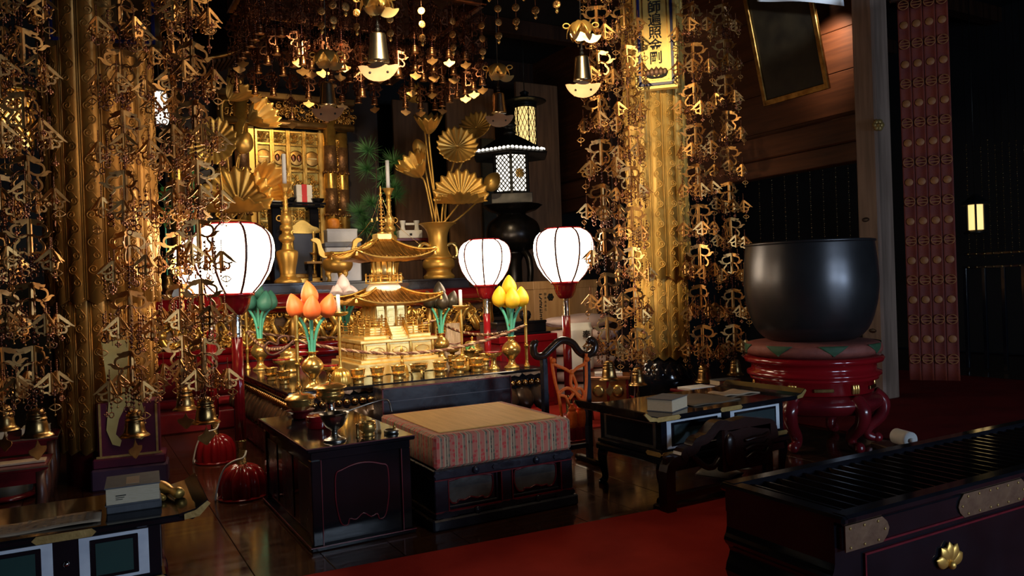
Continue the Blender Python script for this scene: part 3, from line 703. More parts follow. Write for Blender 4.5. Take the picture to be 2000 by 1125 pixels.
# lotus bouquets in brass vases
def bouquet(label,loc,petal,stem,s=1.0,rz=0.0,n=4):
    o=thing('lotus_bouquet',label,'bouquet',loc,rz,'coloured lotus bouquets on the altar')
    MB().lathe([(r*s,z*s) for r,z in prof((.055,0),(.056,.012),(.034,.03),(.024,.055),(.030,.075),(.064,.115),(.070,.150),(.050,.185),(.027,.205),(.026,.225),(.042,.236),(.036,.238),(.022,.225))],28).build('vase',BRASS,o)
    pos=[(0,.03,.545),(-.078,-.01,.47),(.088,.015,.462),(.022,-.07,.455)]+[(-.02,.085,.46)]
    b=MB().lathe(prof((.012,0),(.046,.025),(.057,.066),(.042,.112),(.016,.15),(0,.163)),16); bm=b.mesh('lotus_bud',petal)
    for k,(x,y,z) in enumerate(pos[:n+1]):
        st=MB().tube(catmull([(x*.12,y*.12,.20*s),(x*.2,y*.2,.30*s),(x*.5,y*.5,.40*s),(x*s,y*s,z*s)],5),.011*s,6).build('stem',stem,o)
        bd=inst('lotus_bud',bm,o,(x*s,y*s,(z-.01)*s),(random.uniform(-.1,.1)-y*2.0,x*3.2,random.uniform(0,3)),s)
    MB().lathe([(.017*s,.315*s),(.020*s,.318*s),(.020*s,.328*s),(.017*s,.331*s)],12).build('stem_tie',ROPEA,o)
    return o
bouquet('orange lotus buds with mint stems in a brass vase at the front of the altar',(1.29,4.86,AZ),mat('orange_lotus',(.88,.14,.025),0,.5,(.80,.20,.05),16,.1,40,stretch=(1,1,.2)),STEMG,.98,-.5)
bouquet('yellow lotus buds with mint stems in a brass vase on the altar',(2.76,4.90,AZ),mat('yellow_lotus',(.90,.55,.02),0,.5,(.84,.46,.015),16,.1,40,stretch=(1,1,.2)),STEMG,.98,-.5)
bouquet('dark brown lotus buds in a brass vase behind the gold pagoda',(2.66,5.92,AZ),mat('dark_lotus',(.060,.045,.028),.2,.4,(.030,.022,.014),20,.1,40,stretch=(1,1,.2)),STEMG,.95,-.5)
bouquet('green lotus buds in a brass vase behind the nearest lamp',(1.28,6.40,AZ),mat('green_lotus',(.050,.20,.14),0,.5,(.03,.14,.10),20,.1,40,stretch=(1,1,.2)),STEMG,1.05)
bouquet('white and pink lotus buds showing behind the left eaves of the gold pagoda',(1.98,6.35,AZ),mat('white_lotus',(.74,.62,.62),0,.5,(.62,.48,.48),10,.1,40,stretch=(1,1,.2)),mat('deep_green_stem',(.03,.20,.13),0,.5),1.08)
# leaf-based candlesticks
def leaf_candlestick(label,loc,s=1.0):
    o=thing('leaf_candlestick',label,'candlestick',loc,0,'leaf footed candlesticks on the altar')
    MB().lathe([(r*s,z*s) for r,z in prof((.058,0),(.070,.02),(.068,.06),(.050,.095),(.020,.112),(.012,.13))],40,lobes=10,depth=.14).build('leaf_base',GOLD,o)
    MB().lathe([(r*s,z*s) for r,z in prof((.016,.11),(.010,.16),(.009,.25),(.012,.33),(.008,.44),(.010,.452))],14).build('stick',GOLD,o)
    MB().lathe([(r*s,z*s) for r,z in prof((.012,.445),(.045,.452),(.060,.462),(.062,.474),(.052,.472),(.0,.468))],28,lobes=14,depth=.05).build('drip_pan',GOLD,o)
    MB().lathe([(.013*s,.470*s),(.012*s,.585*s),(.004*s,.588*s)],14).build('candle',WHITE,o)
    return o
leaf_candlestick('leaf-footed gold candlestick with white candle left of the gold pagoda',(1.47,4.86,AZ),1.0)
leaf_candlestick('leaf-footed gold candlestick with white candle right of the gold pagoda',(2.42,5.02,AZ),1.0)
# six-vessel cups and dishes
def cup(label,loc,s=1.0):
    return vessel('offering_cup',label,'cup',loc,[('saucer',[(r*s,z*s) for r,z in prof((.030,0),(.034,.006),(.034,.03),(.048,.040),(.052,.044),(.045,.046))],BRASS,24),
     ('cup',[(r*s,z*s) for r,z in prof((.028,.045),(.036,.050),(.042,.070),(.044,.085),(.050,.092),(.044,.090),(.036,.075),(0,.07))],BRASS,24)],'brass cups along the altar front')
cl=['brass offering cup just right of the left leaf candlestick','brass offering cup before the left corner of the gold pagoda plinth','brass offering cup before the middle of the gold pagoda','brass offering cup before the right corner of the gold pagoda plinth','brass offering cup before the right leaf candlestick','brass offering cup between the right leaf candlestick and red dish']
for l,(x,y) in zip(cl,((1.585,4.86),(1.72,4.87),(1.865,4.87),(2.17,4.87),(2.315,4.87),(2.47,4.89))): cup(l,(x,y,AZ),1.05)
def footed_dish(label,loc,s=1.0):
    return vessel('footed_dish',label,'dish',loc,[('stem_foot',[(r*s,z*s) for r,z in prof((.040,0),(.040,.012),(.024,.03),(.019,.06),(.022,.085),(.03,.095))],BRASS,22),
     ('dish',[(r*s,z*s) for r,z in prof((.03,.092),(.056,.102),(.064,.12),(.062,.128))],BRASS,26),('red_lining',[(.066*s,.126*s),(.067*s,.133*s),(.05*s,.134*s),(0,.132*s)],RED,26)],'footed dishes with red linings')
footed_dish('red-lined footed brass dish beside the orange lotus vase',(1.42,4.94,AZ)); footed_dish('red-lined footed brass dish beside the yellow lotus vase',(2.62,4.92,AZ))
footed_dish('red-lined footed brass dish before the dark lotus vase',(2.62,5.62,AZ),.9); footed_dish('red-lined footed brass dish behind the orange lotus vase',(1.30,5.75,AZ),.95)
vessel('tripod_censer','wide brass tripod censer with a flat rim on the altar front','censer',(2.015,4.87,AZ),[('bowl',prof((.02,.045),(.045,.05),(.058,.070),(.060,.085),(.072,.092),(.066,.094),(.05,.085),(0,.08)),BRASS,28)]+
  [('leg',MB().tube([(.045*math.cos(a),.045*math.sin(a),.055),(.052*math.cos(a),.052*math.sin(a),.03),(.046*math.cos(a),.046*math.sin(a),0)],[.010,.007,.009],8),BRASS,0) for a in (.5,.5+TAU/3,.5+2*TAU/3)])
vessel('vajra_bell','small gold ritual bell with a tall handle before the gold pagoda','bell',(1.97,5.06,AZ),[('bell_body',prof((.050,0),(.046,.01),(.040,.05),(.030,.075),(.012,.085)),GOLD,24),('bell_handle',prof((.010,.082),(.014,.10),(.008,.12),(.012,.14),(.006,.16),(.012,.18),(.0,.215)),GOLD,14)])
def pot(label,loc,s):
    return vessel('lidded_incense_pot',label,'pot',loc,[('pot_body',[(r*s,z*s) for r,z in prof((.05,0),(.055,.01),(.05,.03),(.075,.06),(.095,.085),(.10,.095))],BRASS,30),
      ('pot_lid',[(r*s,z*s) for r,z in prof((.102,.094),(.09,.115),(.072,.12),(.070,.15),(.055,.172),(.02,.182),(0,.184))],BRASS,30),('lid_knob',[(r*s,z*s) for r,z in prof((.01,.18),(.008,.195),(.014,.205),(0,.218))],BRASS,12)],'lidded brass incense pots')
pot('lidded brass pot behind the front rope on the left of the altar',(1.42,6.0,AZ),1.0)
pot('lidded brass pot by the right rear lamp pole on the altar',(2.80,5.62,AZ),.92)
cup2=[('small brass cup on the left edge of the altar behind the corner pole',(1.20,5.25)),('small brass cup on the altar beside the pagoda right corner',(2.50,5.35)),('small brass cup on the right edge of the altar behind the red dish',(2.72,5.25)),('small brass cup on the altar between dark lotus and lidded pot',(2.72,5.45)),('small brass cup farther back on the left edge of the altar',(1.18,5.55))]
for l,(x,y) in cup2: cup(l,(x,y,AZ),.95)
vessel('green_leaf_offering','green leaves in a pale dish on the right side of the altar','leaves',(2.66,5.40,AZ),[('dish',prof((.03,0),(.02,.03),(.05,.10),(.07,.115),(0,.10)),BRASS,20)]+[('leaf',MB().grid(lambda u,v,a=a:(math.cos(a)*u*.06-(v-.5)*.04*math.sin(u*PI)*math.sin(a),math.sin(a)*u*.06+(v-.5)*.04*math.sin(u*PI)*math.cos(a),.115+.03*math.sin(u*PI)),6,4,.0015),LEAFG,0) for a in (0.3,1.5,2.7,4.0,5.2)])
# ------------------------------------------------------------------ gold pagoda on the altar
pg=thing('gold_pagoda','two-roofed miniature gold pagoda with tall spire on a panelled plinth','pagoda',(2.04,5.56,AZ))
def roof_mesh(half,top,z0,z1,lift,n=10,m=8,flare=1.5):
    vs=[];fs=[]; b=MB()
    def ring(t):
        s=half+(top-half)*t; z=z0+(z1-z0)*(t**flare)
        out=[]
        for k in range(4):
            for i in range(n):
                u=-1+2*i/n; x,y=[(u*s,-s),(s,u*s),(-u*s,s),(-s,-u*s)][k]
                out.append((x,y,z+lift*abs(u)**3*(1-t)**2))
        return out
    for j in range(m+1): vs+=ring(j/m)
    W=4*n
    for j in range(m):
        for i in range(W): i2=(i+1)%W; fs.append((j*W+i,j*W+i2,(j+1)*W+i2,(j+1)*W+i))
    fs.append(tuple(m*W+i for i in range(W)))
    b.add(vs,fs,True)
    # underside
    low=[(x,y,z-.012) for x,y,z in ring(0)]; o=len(low)
    inn=[(x*.45,y*.45,z0-.03) for x,y,z in ring(0)]
    b.add(ring(0)+low+inn,[(W+i,W+(i+1)%W,(i+1)%W,i) for i in range(W)]+[(2*W+i,2*W+(i+1)%W,W+(i+1)%W,W+i) for i in range(W)],False)
    ribs=MB()
    for k in range(4):
        q=max(6,int(half/.016))
        for i in range(q+1):
            u=-1+2*i/q; pts=[]
            for j in range(m+1):
                t=j/m; s=half+(top-half)*t; us=u*half
                if abs(us)>s: break
                uu=us/s; z=z0+(z1-z0)*(t**flare)+lift*abs(uu)**3*(1-t)**2+.002
                pts.append([(us,-s,z),(s,us,z),(-us,s,z),(-s,-us,z)][k])
            if len(pts)>1: ribs.tube(pts,.0036,5)
    hips=MB()
    for sx in (-1,1):
        for sy in (-1,1): hips.tube([(sx*(half+(top-half)*j/m),sy*(half+(top-half)*j/m),z0+(z1-z0)*((j/m)**flare)+lift*(1-j/m)**2+.006) for j in range(m+1)],.009,6)
    eave=MB().tube([ (x,y,z-.006) for x,y,z in ring(0)],.006,5,closed=True)
    return b,ribs,hips,eave
def add_roof(par,half,top,z0,z1,lift,m=GOLD):
    a,r,h,e=roof_mesh(half,top,z0,z1,lift)
    ro=a.build('roof',GOLDD,par); r.build('roof_tile_ribs',GOLDD,ro); h.build('hip_ridge',m,ro); e.build('eave_edge',m,ro)
    bell=MB().lathe(prof((.012,-.03),(.010,-.012),(.006,0),(.0,.004)),8).mesh('wind_bell',BRASS)
    for sx in (-1,1):
        for sy in (-1,1): inst('wind_bell',bell,ro,(sx*half*.97,sy*half*.97,z0+lift-.02))
    return ro
MB().box(-.33,.33,-.33,.33,0,.085,.006).build('lower_plinth',GOLDB,pg)
MB().box(-.30,.30,-.30,.30,.085,.11,.004).build('plinth_step',GOLDB,pg)
MB().box(-.275,.275,-.275,.275,.11,.225,.004).build('panelled_plinth',GOLDB,pg)
MB().box(-.30,.30,-.30,.30,.225,.25,.005).build('plinth_cornice',GOLDB,pg)
pane=MB().box(-.075,.075,-.006,0,-.04,.04,.003).mesh('plinth_panel',GOLDB)
oval=MB().tube([(.055*math.cos(a*TAU/20),-.007,.024*math.sin(a*TAU/20)) for a in range(20)],.003,5,closed=True).mesh('panel_oval',GOLD)
for i in (-1,0,1):
    for rz,(x,y) in ((0,(i*.175,-.278)),(-PI/2,(-.278,i*.175))):
        q=inst('plinth_panel',pane,pg,(x,y,.168),(0,0,rz)); inst('panel_oval',oval,q)
for i in range(4):
    x=-.2625+i*.175
    MB().box(-.010,.010,-.008,0,.112,.224,.002).build('plinth_stile',GOLD,pg,(x,-.277,0)); MB().box(-.008,0,-.010,.010,.112,.224,.002).build('plinth_stile',GOLD,pg,(-.277,x,0))
MB().box(-.26,.26,-.26,.26,.25,.275,.004).build('terrace',GOLDB,pg)
MB().box(-.19,.19,-.19,.19,.275,.335,.004).build('upper_terrace',GOLDB,pg)
# railings
post=MB().lathe(prof((.007,0),(.006,.05),(.009,.058),(.006,.066),(.009,.078),(0,.095)),8).mesh('rail_post',GOLD)
def railing(par,half,z,gap,n=4):
    for k in range(4):
        for i in range(n+1):
            u=-half+2*half*i/n
            if k==0 and abs(u)<gap*.9: continue
            x,y=[(u,-half),(half,u),(-u,half),(-half,-u)][k]
            if i==n: continue
            inst('rail_post',post,par,(x,y,z))
        for zz_ in (.02,.04,.058):
            for a0,a1 in (((-half,-gap),(gap,half)) if k==0 else ((-half,half),)):
                p,q=[((a0,-half),(a1,-half)),((half,a0),(half,a1)),((a0,half),(a1,half)),((-half,a0),(-half,a1))][k]
                MB().tube([(*p,z+zz_),(*q,z+zz_)],.0038,5).build('rail_bar',GOLD,par)
railing(pg,.25,.275,.07); railing(pg,.185,.335,.06)
for k in range(5): MB().box(-.06,.06,-.19-.022*(k+1)+.0,-.19,.335-.018*(k+1)-.005,.335-.018*k,.002).build('stair_step',GOLDB,pg)
for s in (-1,1): MB().prism([(-.31,.25),(-.31,.275),(-.19,.40),(-.19,.34)],s*.068-.006,s*.068+.006,M=Matrix.Rotation(PI/2,4,'Z')).build('stair_rail',GOLD,pg)
MB().box(-.125,.125,-.125,.125,.335,.50,.003).build('lower_body',GOLDB,pg)
for sx in (-1,-.34,.34,1):
    for rz in (0,-PI/2):
        p_=(sx*.12,-.128,0) if rz==0 else (-.128,sx*.12,0)
        MB().lathe([(.013,.335),(.010,.345),(.010,.48),(.014,.495),(.014,.505)],10).build('body_column',GOLD,pg,p_)
dm=MB().box(-.032,.032,-.004,0,0,.11,.002).box(-.024,.024,-.007,0,.012,.05,.002).box(-.024,.024,-.007,0,.06,.1,.002).mesh('door_leaf',GOLDB)
for x in (-.078,0,.078): inst('door_leaf',dm,pg,(x,-.126,.355)); inst('door_leaf',dm,pg,(-.126,x,.355),(0,0,-PI/2))
MB().box(-.14,.14,-.14,.14,.49,.51,.003).build('architrave',GOLD,pg)
br=MB()
for i in range(7):
    for k in range(4):
        u=-.135+.045*i; x,y=[(u,-.15),(.15,u),(-u,.15),(-.15,-u)][k]; br.prism([(-.012,0),(.012,0),(0,.03)],-.012,.012,M=Matrix.Translation((x,y,.505))@Matrix.Rotation(PI/2*k,4,'Z'))
br.build('bracket_tier',mat('pale_gold_bracket',(.95,.88,.70),1,.3,(.7,.5,.2),20),pg)
add_roof(pg,.335,.10,.515,.615,.055)
MB().lathe(prof((.125,.58),(.135,.61),(.115,.645),(.09,.655)),28).build('dome',mat('white_plaster_dome',(.85,.80,.66),.2,.4,(.8,.74,.58),8),pg)
MB().lathe([(.095,.65),(.14,.655),(.14,.665),(.085,.668),(.085,.82),(.095,.825),(.095,.835)],24).build('drum',GOLDB,pg)
for k in range(12):
    a=TAU*k/12; inst('rail_post',post,pg,(.135*math.cos(a),.135*math.sin(a),.665),None,.75); MB().lathe([(.007,.67),(.007,.82)],6).build('drum_column',GOLD,pg,(.086*math.cos(a),.086*math.sin(a),0))
for z in (.69,.715): MB().tube([(.135*math.cos(TAU*k/24),.135*math.sin(TAU*k/24),z) for k in range(24)],.004,5,closed=True).build('drum_rail',GOLD,pg)
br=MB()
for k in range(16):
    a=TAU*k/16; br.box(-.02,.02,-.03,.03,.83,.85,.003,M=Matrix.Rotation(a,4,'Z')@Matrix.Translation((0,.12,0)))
br.build('upper_brackets',mat('dark_gilt',(.22,.16,.12),.9,.35,(.12,.08,.06),20),pg)  # darker gilt than the lower bracket tier
add_roof(pg,.31,.055,.845,.985,.06)
MB().box(-.058,.058,-.058,.058,.985,1.03,.004).build('spire_base',GOLDB,pg)
sp=[(.04,1.03),(.035,1.045),(.016,1.055)]
for k in range(9):
    z=1.065+k*.027; r=.022-.0012*k; sp+=[(.007,z),(r,z+.006),(r,z+.013),(.007,z+.019)]
sp+=[(.006,1.315),(.014,1.33),(.014,1.345),(.006,1.355),(.012,1.372),(.0,1.40)]
MB().lathe(sp,14).build('spire',GOLDD,pg)
for k in range(4):
    a=PI/4+PI/2*k; L=[(.012*math.cos(a),.012*math.sin(a),1.31),(.10*math.cos(a),.10*math.sin(a),1.12),(.30*math.cos(a),.30*math.sin(a),.94)]
    c=MB().tube(catmull(L,6),.0018,4).build('spire_chain',BRASSD,pg)
    MB().lathe(prof((.010,-.028),(.008,-.01),(.005,0),(0,.003)),8).build('chain_bell',BRASS,c,catmull(L,6)[5])

# ------------------------------------------------------------------ red lacquer altar dais behind with carved dragons
sd=thing('red_altar_platform','long red lacquer altar platform with gilded dragon carvings along its front','platform',(2.03,7.0,0))
SW=1.69
MB().box(-SW-.06,SW+.06,0,1.6,0,.16,.01).build('plinth',REDD,sd)
MB().box(-SW,SW,.06,1.5,.16,.62).build('lower_body',REDD,sd)
MB().tube([(-SW-.02,.10,.42),(SW+.02,.10,.42)],.14,24).build('drum_moulding',REDD,sd)
for z,r in ((.60,.035),(.665,.03),(.24,.035)): MB().tube([(-SW-.04,.04,z),(SW+.04,.04,z)],r,12).build('round_moulding',RED if z>.5 else REDD,sd)
MB().box(-SW+.02,SW-.02,.10,1.5,.65,1.0).build('carving_backing',mat('dark_gilt_ground',(.16,.08,.03),.6,.5,(.05,.02,.01),10,.3,30),sd)
MB().tube([(-SW-.06,.07,1.055),(SW+.06,.07,1.055)],.085,24).build('rim_moulding',RED,sd)
MB().box(-SW-.06,SW+.06,.07,1.6,1.0,1.135,.01).build('top_board',RED,sd)
rim=MB().tube([(-SW-.05,-.012,1.02),(SW+.05,-.012,1.02)],.012,8); rim.build('gilt_bead_line',GOLDD,sd)
rnd=random.Random(11)
for k in range(5):
    b=MB(); W=.62
    # sinuous dragon body + clouds and curls
    for d in range(2):
        ph=rnd.uniform(0,6); pts=[(-W/2+W*i/28,-.03-.02*math.sin(i*.9+ph),.16*math.sin(i*.42+ph+d*2)*.75) for i in range(29)]
        b.tube(pts,[.012+.022*math.sin(PI*i/28) for i in range(29)],8)
        for i in range(2,27): # back spines
            p_=pts[i]; b.lathe([(.010,0),(0,.026)],4,(p_[0],p_[1]-.01,p_[2]+.022*math.sin(PI*i/28)),smooth=False)
    for i in range(46):
        cx,cz=rnd.uniform(-W/2,W/2),rnd.uniform(-.13,.13); s=rnd.choice((-1,1)); r0=rnd.uniform(.022,.052); ph=rnd.uniform(0,TAU)
        pts=[(cx+r0*(1-.8*j/16)*math.cos(ph+s*j*.48),-.02-.02*j/16-rnd.uniform(0,.004),cz+r0*(1-.8*j/16)*math.sin(ph+s*j*.48)) for j in range(17)]
        b.tube(pts,[.005+.006*j/16 for j in range(17)],6)
    for i in range(26):
        cx,cz=rnd.uniform(-W/2,W/2),rnd.uniform(-.13,.13); a=rnd.uniform(0,TAU); L=rnd.uniform(.05,.10)
        pts=[(cx+L*t*math.cos(a+t),-.03-.02*math.sin(t*PI),cz+L*t*math.sin(a+t)) for t in (0,.25,.5,.75,1)]
        b.tube(pts,[.003,.010,.012,.008,.002],6)
    b.sphere((rnd.uniform(-.1,.1),-.05,0),.04,10,8)
    b.build('dragon_carving',GOLD,sd,(-SW+.36+k*.675,.10,.825))
for k in range(6): MB().lathe(prof((.05,.66),(.04,.69),(.05,.80),(.04,.9),(.055,.985)),16).build('carved_baluster',GOLDD,sd,(-SW+.02+k*.675,.08,0))
# black shelf on the platform
bl=thing('black_altar_shelf','long blue-black lacquer shelf standing on the red altar platform','shelf',(2.03,7.25,1.135))
MB().box(-1.55,1.62,0,1.0,0,.015,.004).build('foot_board',BLACKW,bl); MB().box(-1.5,1.58,.015,.98,.015,.085).build('shelf_body',BLACKW,bl); MB().box(-1.55,1.62,-.01,1.0,.085,.105,.004).build('shelf_top',BLACKW,bl)
for x in (-.75,.0,.75): MB().prism([(u*.3,z*.05) for u,z in koz],-.004,.0).build('cusped_panel',BROWNW,bl,(x,.013,.05))
SZ=1.24
def candlestick(label,loc):
    return vessel('tall_candlestick',label,'candlestick',loc,[
     ('foot',prof((.125,0),(.125,.025),(.10,.045),(.075,.06),(.070,.085)),GOLDL,32),
     ('body',prof((.070,.08),(.075,.13),(.092,.21),(.100,.27),(.095,.30),(.06,.315)),GOLDL,32),
     ('neck_rings',[(.055,.315),(.05,.32),(.05,.335),(.045,.34),(.045,.355),(.04,.36),(.04,.38),(.055,.39),(.072,.41),(.074,.43),(.06,.455),(.04,.465),(.04,.49),(.055,.50),(.062,.52),(.055,.545),(.04,.555)],GOLDL,28),
     ('upper_bulb',prof((.038,.55),(.055,.59),(.052,.63),(.03,.655),(.026,.67)),GOLDL,24),
     ('shaft',[(.026,.665),(.024,.69),(.03,.70),(.024,.71),(.022,.74),(.029,.75),(.022,.76),(.022,.80),(.03,.81),(.024,.82),(.022,.86)],GOLDL,20),
     ('candle_cup',prof((.022,.855),(.03,.87),(.042,.90),(.060,.925),(.062,.93),(.04,.92),(0,.915)),GOLDL,24),
     ('candle',[(.020,.91),(.0195,1.215),(.006,1.22)],WHITE,16)]+
     [('ring_handle',MB().tube([(s*.062+.026*math.cos(a*TAU/16),0,.61+.026*math.sin(a*TAU/16)) for a in range(16)],.006,6,closed=True),GOLDL,0) for s in (-1,1)],'tall gold candlesticks with white candles')
p=at(565,549,Z=SZ) if False else at(565,551,Y=7.30)
candlestick('tall ringed gold candlestick with white candle beside the nearest globe',(p.x,7.34,SZ))
p=at(768,545,Y=7.35); candlestick('tall ringed gold candlestick with white candle behind the pagoda spire',(p.x,7.40,SZ))
# gold tripod censer with upturned ears
p=at(664,545,Y=7.30); gc=thing('gold_censer','round gold tripod censer with two upturned ear handles','censer',(p.x,7.36,SZ))
MB().lathe(prof((.03,.085),(.11,.10),(.145,.155),(.135,.21),(.10,.235),(.095,.25)),36).build('bowl',GOLDL,gc)
MB().lathe([(.095,.245),(.125,.25),(.13,.265),(.13,.285),(.11,.29),(.10,.27),(0,.26)],36).build('rim',GOLDL,gc)
for k in range(3):
    a=-PI/2+.5+TAU*k/3; MB().tube([(.085*math.cos(a),.085*math.sin(a),.115),(.10*math.cos(a),.10*math.sin(a),.07),(.085*math.cos(a),.085*math.sin(a),.04),(.09*math.cos(a),.09*math.sin(a),0)],[.035,.028,.018,.026],10).build('leg',GOLDL,gc)
for s in (-1,1):
    ear=smooth2([(0,0),(.03,.0),(.075,.03),(.085,.09),(.10,.14),(.145,.165),(.135,.185),(.095,.19),(.06,.165),(.045,.10),(.02,.05),(0,.04)],3)
    MB().prism([(s*(.105+x),.235+z) for x,z in ear],-.018,.018).build('ear_handle',GOLDL,gc)
# two gold lotus arrangements in flared vases
def lotus_leaf(R,cup,ruf,n=19,fold=0.0,sector=TAU):
    def fn(u,v):
        r=.03+.97*u; a=v*sector
        z=cup*r**1.6+ruf*math.cos(n*a)*r**1.5
        rr=r*R*(1+.05*math.cos(n*a)*r)
        x,y=rr*math.cos(a),rr*math.sin(a)
        if fold and y<-.30*R: # the lower lip curls back up over the face
            ex=-y-.30*R; return (x, -.30*R-ex*math.cos(fold)*1.0, z*R+ex*math.sin(fold))
        return (x,y,z*R)
    return MB().grid(fn,10,n*8,.004)
def lotus_bud(s): return MB().lathe([(r*s,z*s) for r,z in prof((.012,0),(.06,.03),(.085,.09),(.07,.15),(.03,.20),(0,.215))],20,lobes=6,depth=.10)
def lotus_vase(label,base,leaves,stems_from=.56):
    o=thing('gold_lotus_vase',label,'vase',base,0,'gold lotus arrangements in flared vases')
    MB().lathe(prof((.16,0),(.165,.03),(.145,.05),(.13,.075),(.135,.10)),36).build('foot',GOLDL,o)
    MB().lathe(prof((.135,.10),(.165,.12),(.172,.16),(.16,.20),(.135,.215)),36).build('belly',GOLDL,o)
    MB().lathe(prof((.14,.21),(.15,.225),(.135,.25),(.112,.30),(.100,.38),(.105,.46),(.13,.53),(.175,.575),(.20,.585),(.19,.588),(.12,.54)),40).build('flared_neck',GOLDL,o)
    for s in (-1,1):
        e=catmull([(s*.10,0,.35),(s*.16,0,.375),(s*.215,0,.34),(s*.225,0,.27),(s*.20,0,.225),(s*.165,0,.235)],4)
        MB().tube(e,[.020]*6+[.026]*8+[.018]*(len(e)-14),10,flat=.7).build('elephant_handle',mat('pale_gilt',(.92,.72,.30),1,.33,(.8,.55,.18),9),o)
    for (kind,px,py,Yd,R,rx,ry,rz) in leaves:
        q=at(px,py,Y=base[1]+Yd)-Vector(base)
        rot=(rx,ry,rz); M=Matrix.Translation(q)@Matrix.Rotation(rz,4,'Z')@Matrix.Rotation(ry,4,'Y')@Matrix.Rotation(rx,4,'X')
        up=(M.to_3x3()@Vector((0,0,1)))
        if kind=='open': me=lotus_leaf(R,.22,.06); nm='lotus_leaf'
        elif kind=='fold': me=lotus_leaf(R,.20,.06,fold=1.75); nm='lotus_leaf'
        elif kind=='cup': me=lotus_leaf(R,1.25,.11,14); nm='rolled_leaf'
        else: me=lotus_bud(R/.085); nm='lotus_bud'
        me.build(nm,GOLDL,o,q,None).matrix_basis=M
        st=Vector((q.x*.12+random.uniform(-.04,.04),random.uniform(-.04,.04),.50))
        mid=Vector((q.x*.35,q.y*.4,max(.62,q.z*.62)))
        pts=catmull([st,Vector((st.x*1.2,st.y,.60)),mid,q-up*.10,q-up*.004],6)
        MB().tube(pts,.0105,8).build('stem',GOLDL,o)
    return o
VY=7.50
b=at(858,548,Y=VY)
F=math.radians
lotus_vase('gold lotus leaves and buds in a flared gold vase right of the pagoda',(b.x,VY,SZ),[
 ('fold',900,385,-.12,.285,F(74),F(0),F(-25)),('open',893,287,-.06,.215,F(70),0,F(-22)),('open',930,250,.10,.19,F(62),0,F(-50)),
 ('cup',838,262,.05,.15,F(20),F(-10),0),('cup',822,345,-.08,.17,F(20),F(-42),0),('bud',823,303,.05,.075,F(25),F(-30),0),('bud',950,372,.02,.095,F(10),F(35),0),
 ('cup',815,200,.10,.12,F(15),F(-40),0),('open',905,300,.2,.13,F(25),0,0)])
b2=at(452,552,Y=VY)
lotus_vase('gold lotus leaves and buds in a flared gold vase behind the left globe',(b2.x,VY,SZ),[
 ('fold',465,398,-.10,.33,F(72),0,F(-28)),('open',418,280,-.06,.225,F(78),0,F(-28)),('cup',505,375,.05,.20,F(60),F(50),0),
 ('cup',448,195,.0,.17,F(20),F(40),0),('cup',490,240,.08,.17,F(45),F(55),0),('bud',470,300,.06,.085,F(15),F(20),0),('open',455,350,.2,.16,F(40),0,0)])
# other offerings on the shelf and behind
p=at(668,492,Y=7.75); wb=thing('wrapped_offering_box','white satin wrapped box with a dark lid band behind the gold censer','box',(p.x,7.78,SZ),F(-6))
MB().box(-.18,.18,-.12,.12,0,.36,.012).build('box_base',mat('white_satin_wrap',(.66,.66,.72),.1,.45,(.52,.53,.60),4,.3,10),wb)
MB().box(-.186,.186,-.126,.126,.355,.405,.008).build('lid_band',mat('slate_band',(.16,.17,.22),.1,.5,(.12,.13,.17),8),wb)
gb=thing('grey_cloth_box','pale grey box resting on top of the wrapped white box','box',(p.x+.0,7.78,SZ+.405),F(-6))
MB().box(-.155,.155,-.10,.10,0,.135,.006).build('box_body',PALEGREY,gb); MB().box(-.157,.157,-.102,.102,.115,.138,.004).build('box_lid',PALEGREY,gb)
tag(MB().lathe(prof((.0,0),(.05,.012),(.066,.055),(.055,.10),(.012,.118),(0,.112)),20).build('orange_fruit',mat('orange_peel',(.62,.22,.02),0,.45,(.5,.16,.015),30,.3,120),None,(p.x-.07,7.78,SZ+.543)),'orange fruit resting on the pale grey box','fruit')
p=at(800,470,Y=7.9); ws=thing('white_offering_box','white box with two upright paper rolls beside the right gold vase','box',(p.x,7.9,p.z+.02),F(-10))
MB().box(-.13,.13,-.08,.08,0,.09,.008).build('box_body',PAPER,ws); MB().box(-.014,.014,-.083,-.079,.03,.055).build('printed_mark',INK,ws)
for x in (-.07,.085): MB().lathe(prof((.03,.09),(.022,.14),(.032,.19),(.03,.20),(0,.20)),16).build('paper_roll',PAPER,ws,(x,0,0))
MB().box(-.04,.06,-.01,.01,.15,.175,.003).build('paper_band',PAPER,ws)
rs=thing('red_step_stand','small red lacquer step stand under the white offering box','stand',(p.x,7.9,SZ),F(-10)); hh=p.z+.02-SZ
MB().box(-.19,.19,-.11,.11,hh-.03,hh,.005).build('stand_top',REDD,rs); MB().box(-.17,.17,-.09,.09,hh*.5-.012,hh*.5+.012,.004).build('stand_shelf',REDD,rs)
for sx in (-1,1): MB().box(sx*.17-.012,sx*.17+.012,-.10,.10,0,hh-.03,.003).build('stand_side',REDD,rs)
tag(MB().box(-.09,.09,-.06,.06,0,.06,.004).build('white_packet',PAPER,None,(p.x,7.88,SZ+hh*.5+.012),(0,0,F(-10))),'white packet lying on the shelf of the red step stand','packet')
p=at(590,440,Y=8.05); pf=thing('framed_tablet','dark blue tablet in a carved gold frame behind the left candlestick','tablet',(p.x,8.05,SZ),0)
MB().box(-.10,.10,-.02,.02,.10,.52,.004).build('tablet_panel',mat('navy_panel',(.035,.04,.075),0,.45,(.025,.03,.06),6),pf)
for s in (-1,1): MB().lathe(prof((.03,.06),(.02,.15),(.032,.3),(.02,.45),(.03,.54)),12).build('frame_side',GOLD,pf,(s*.115,0,0))
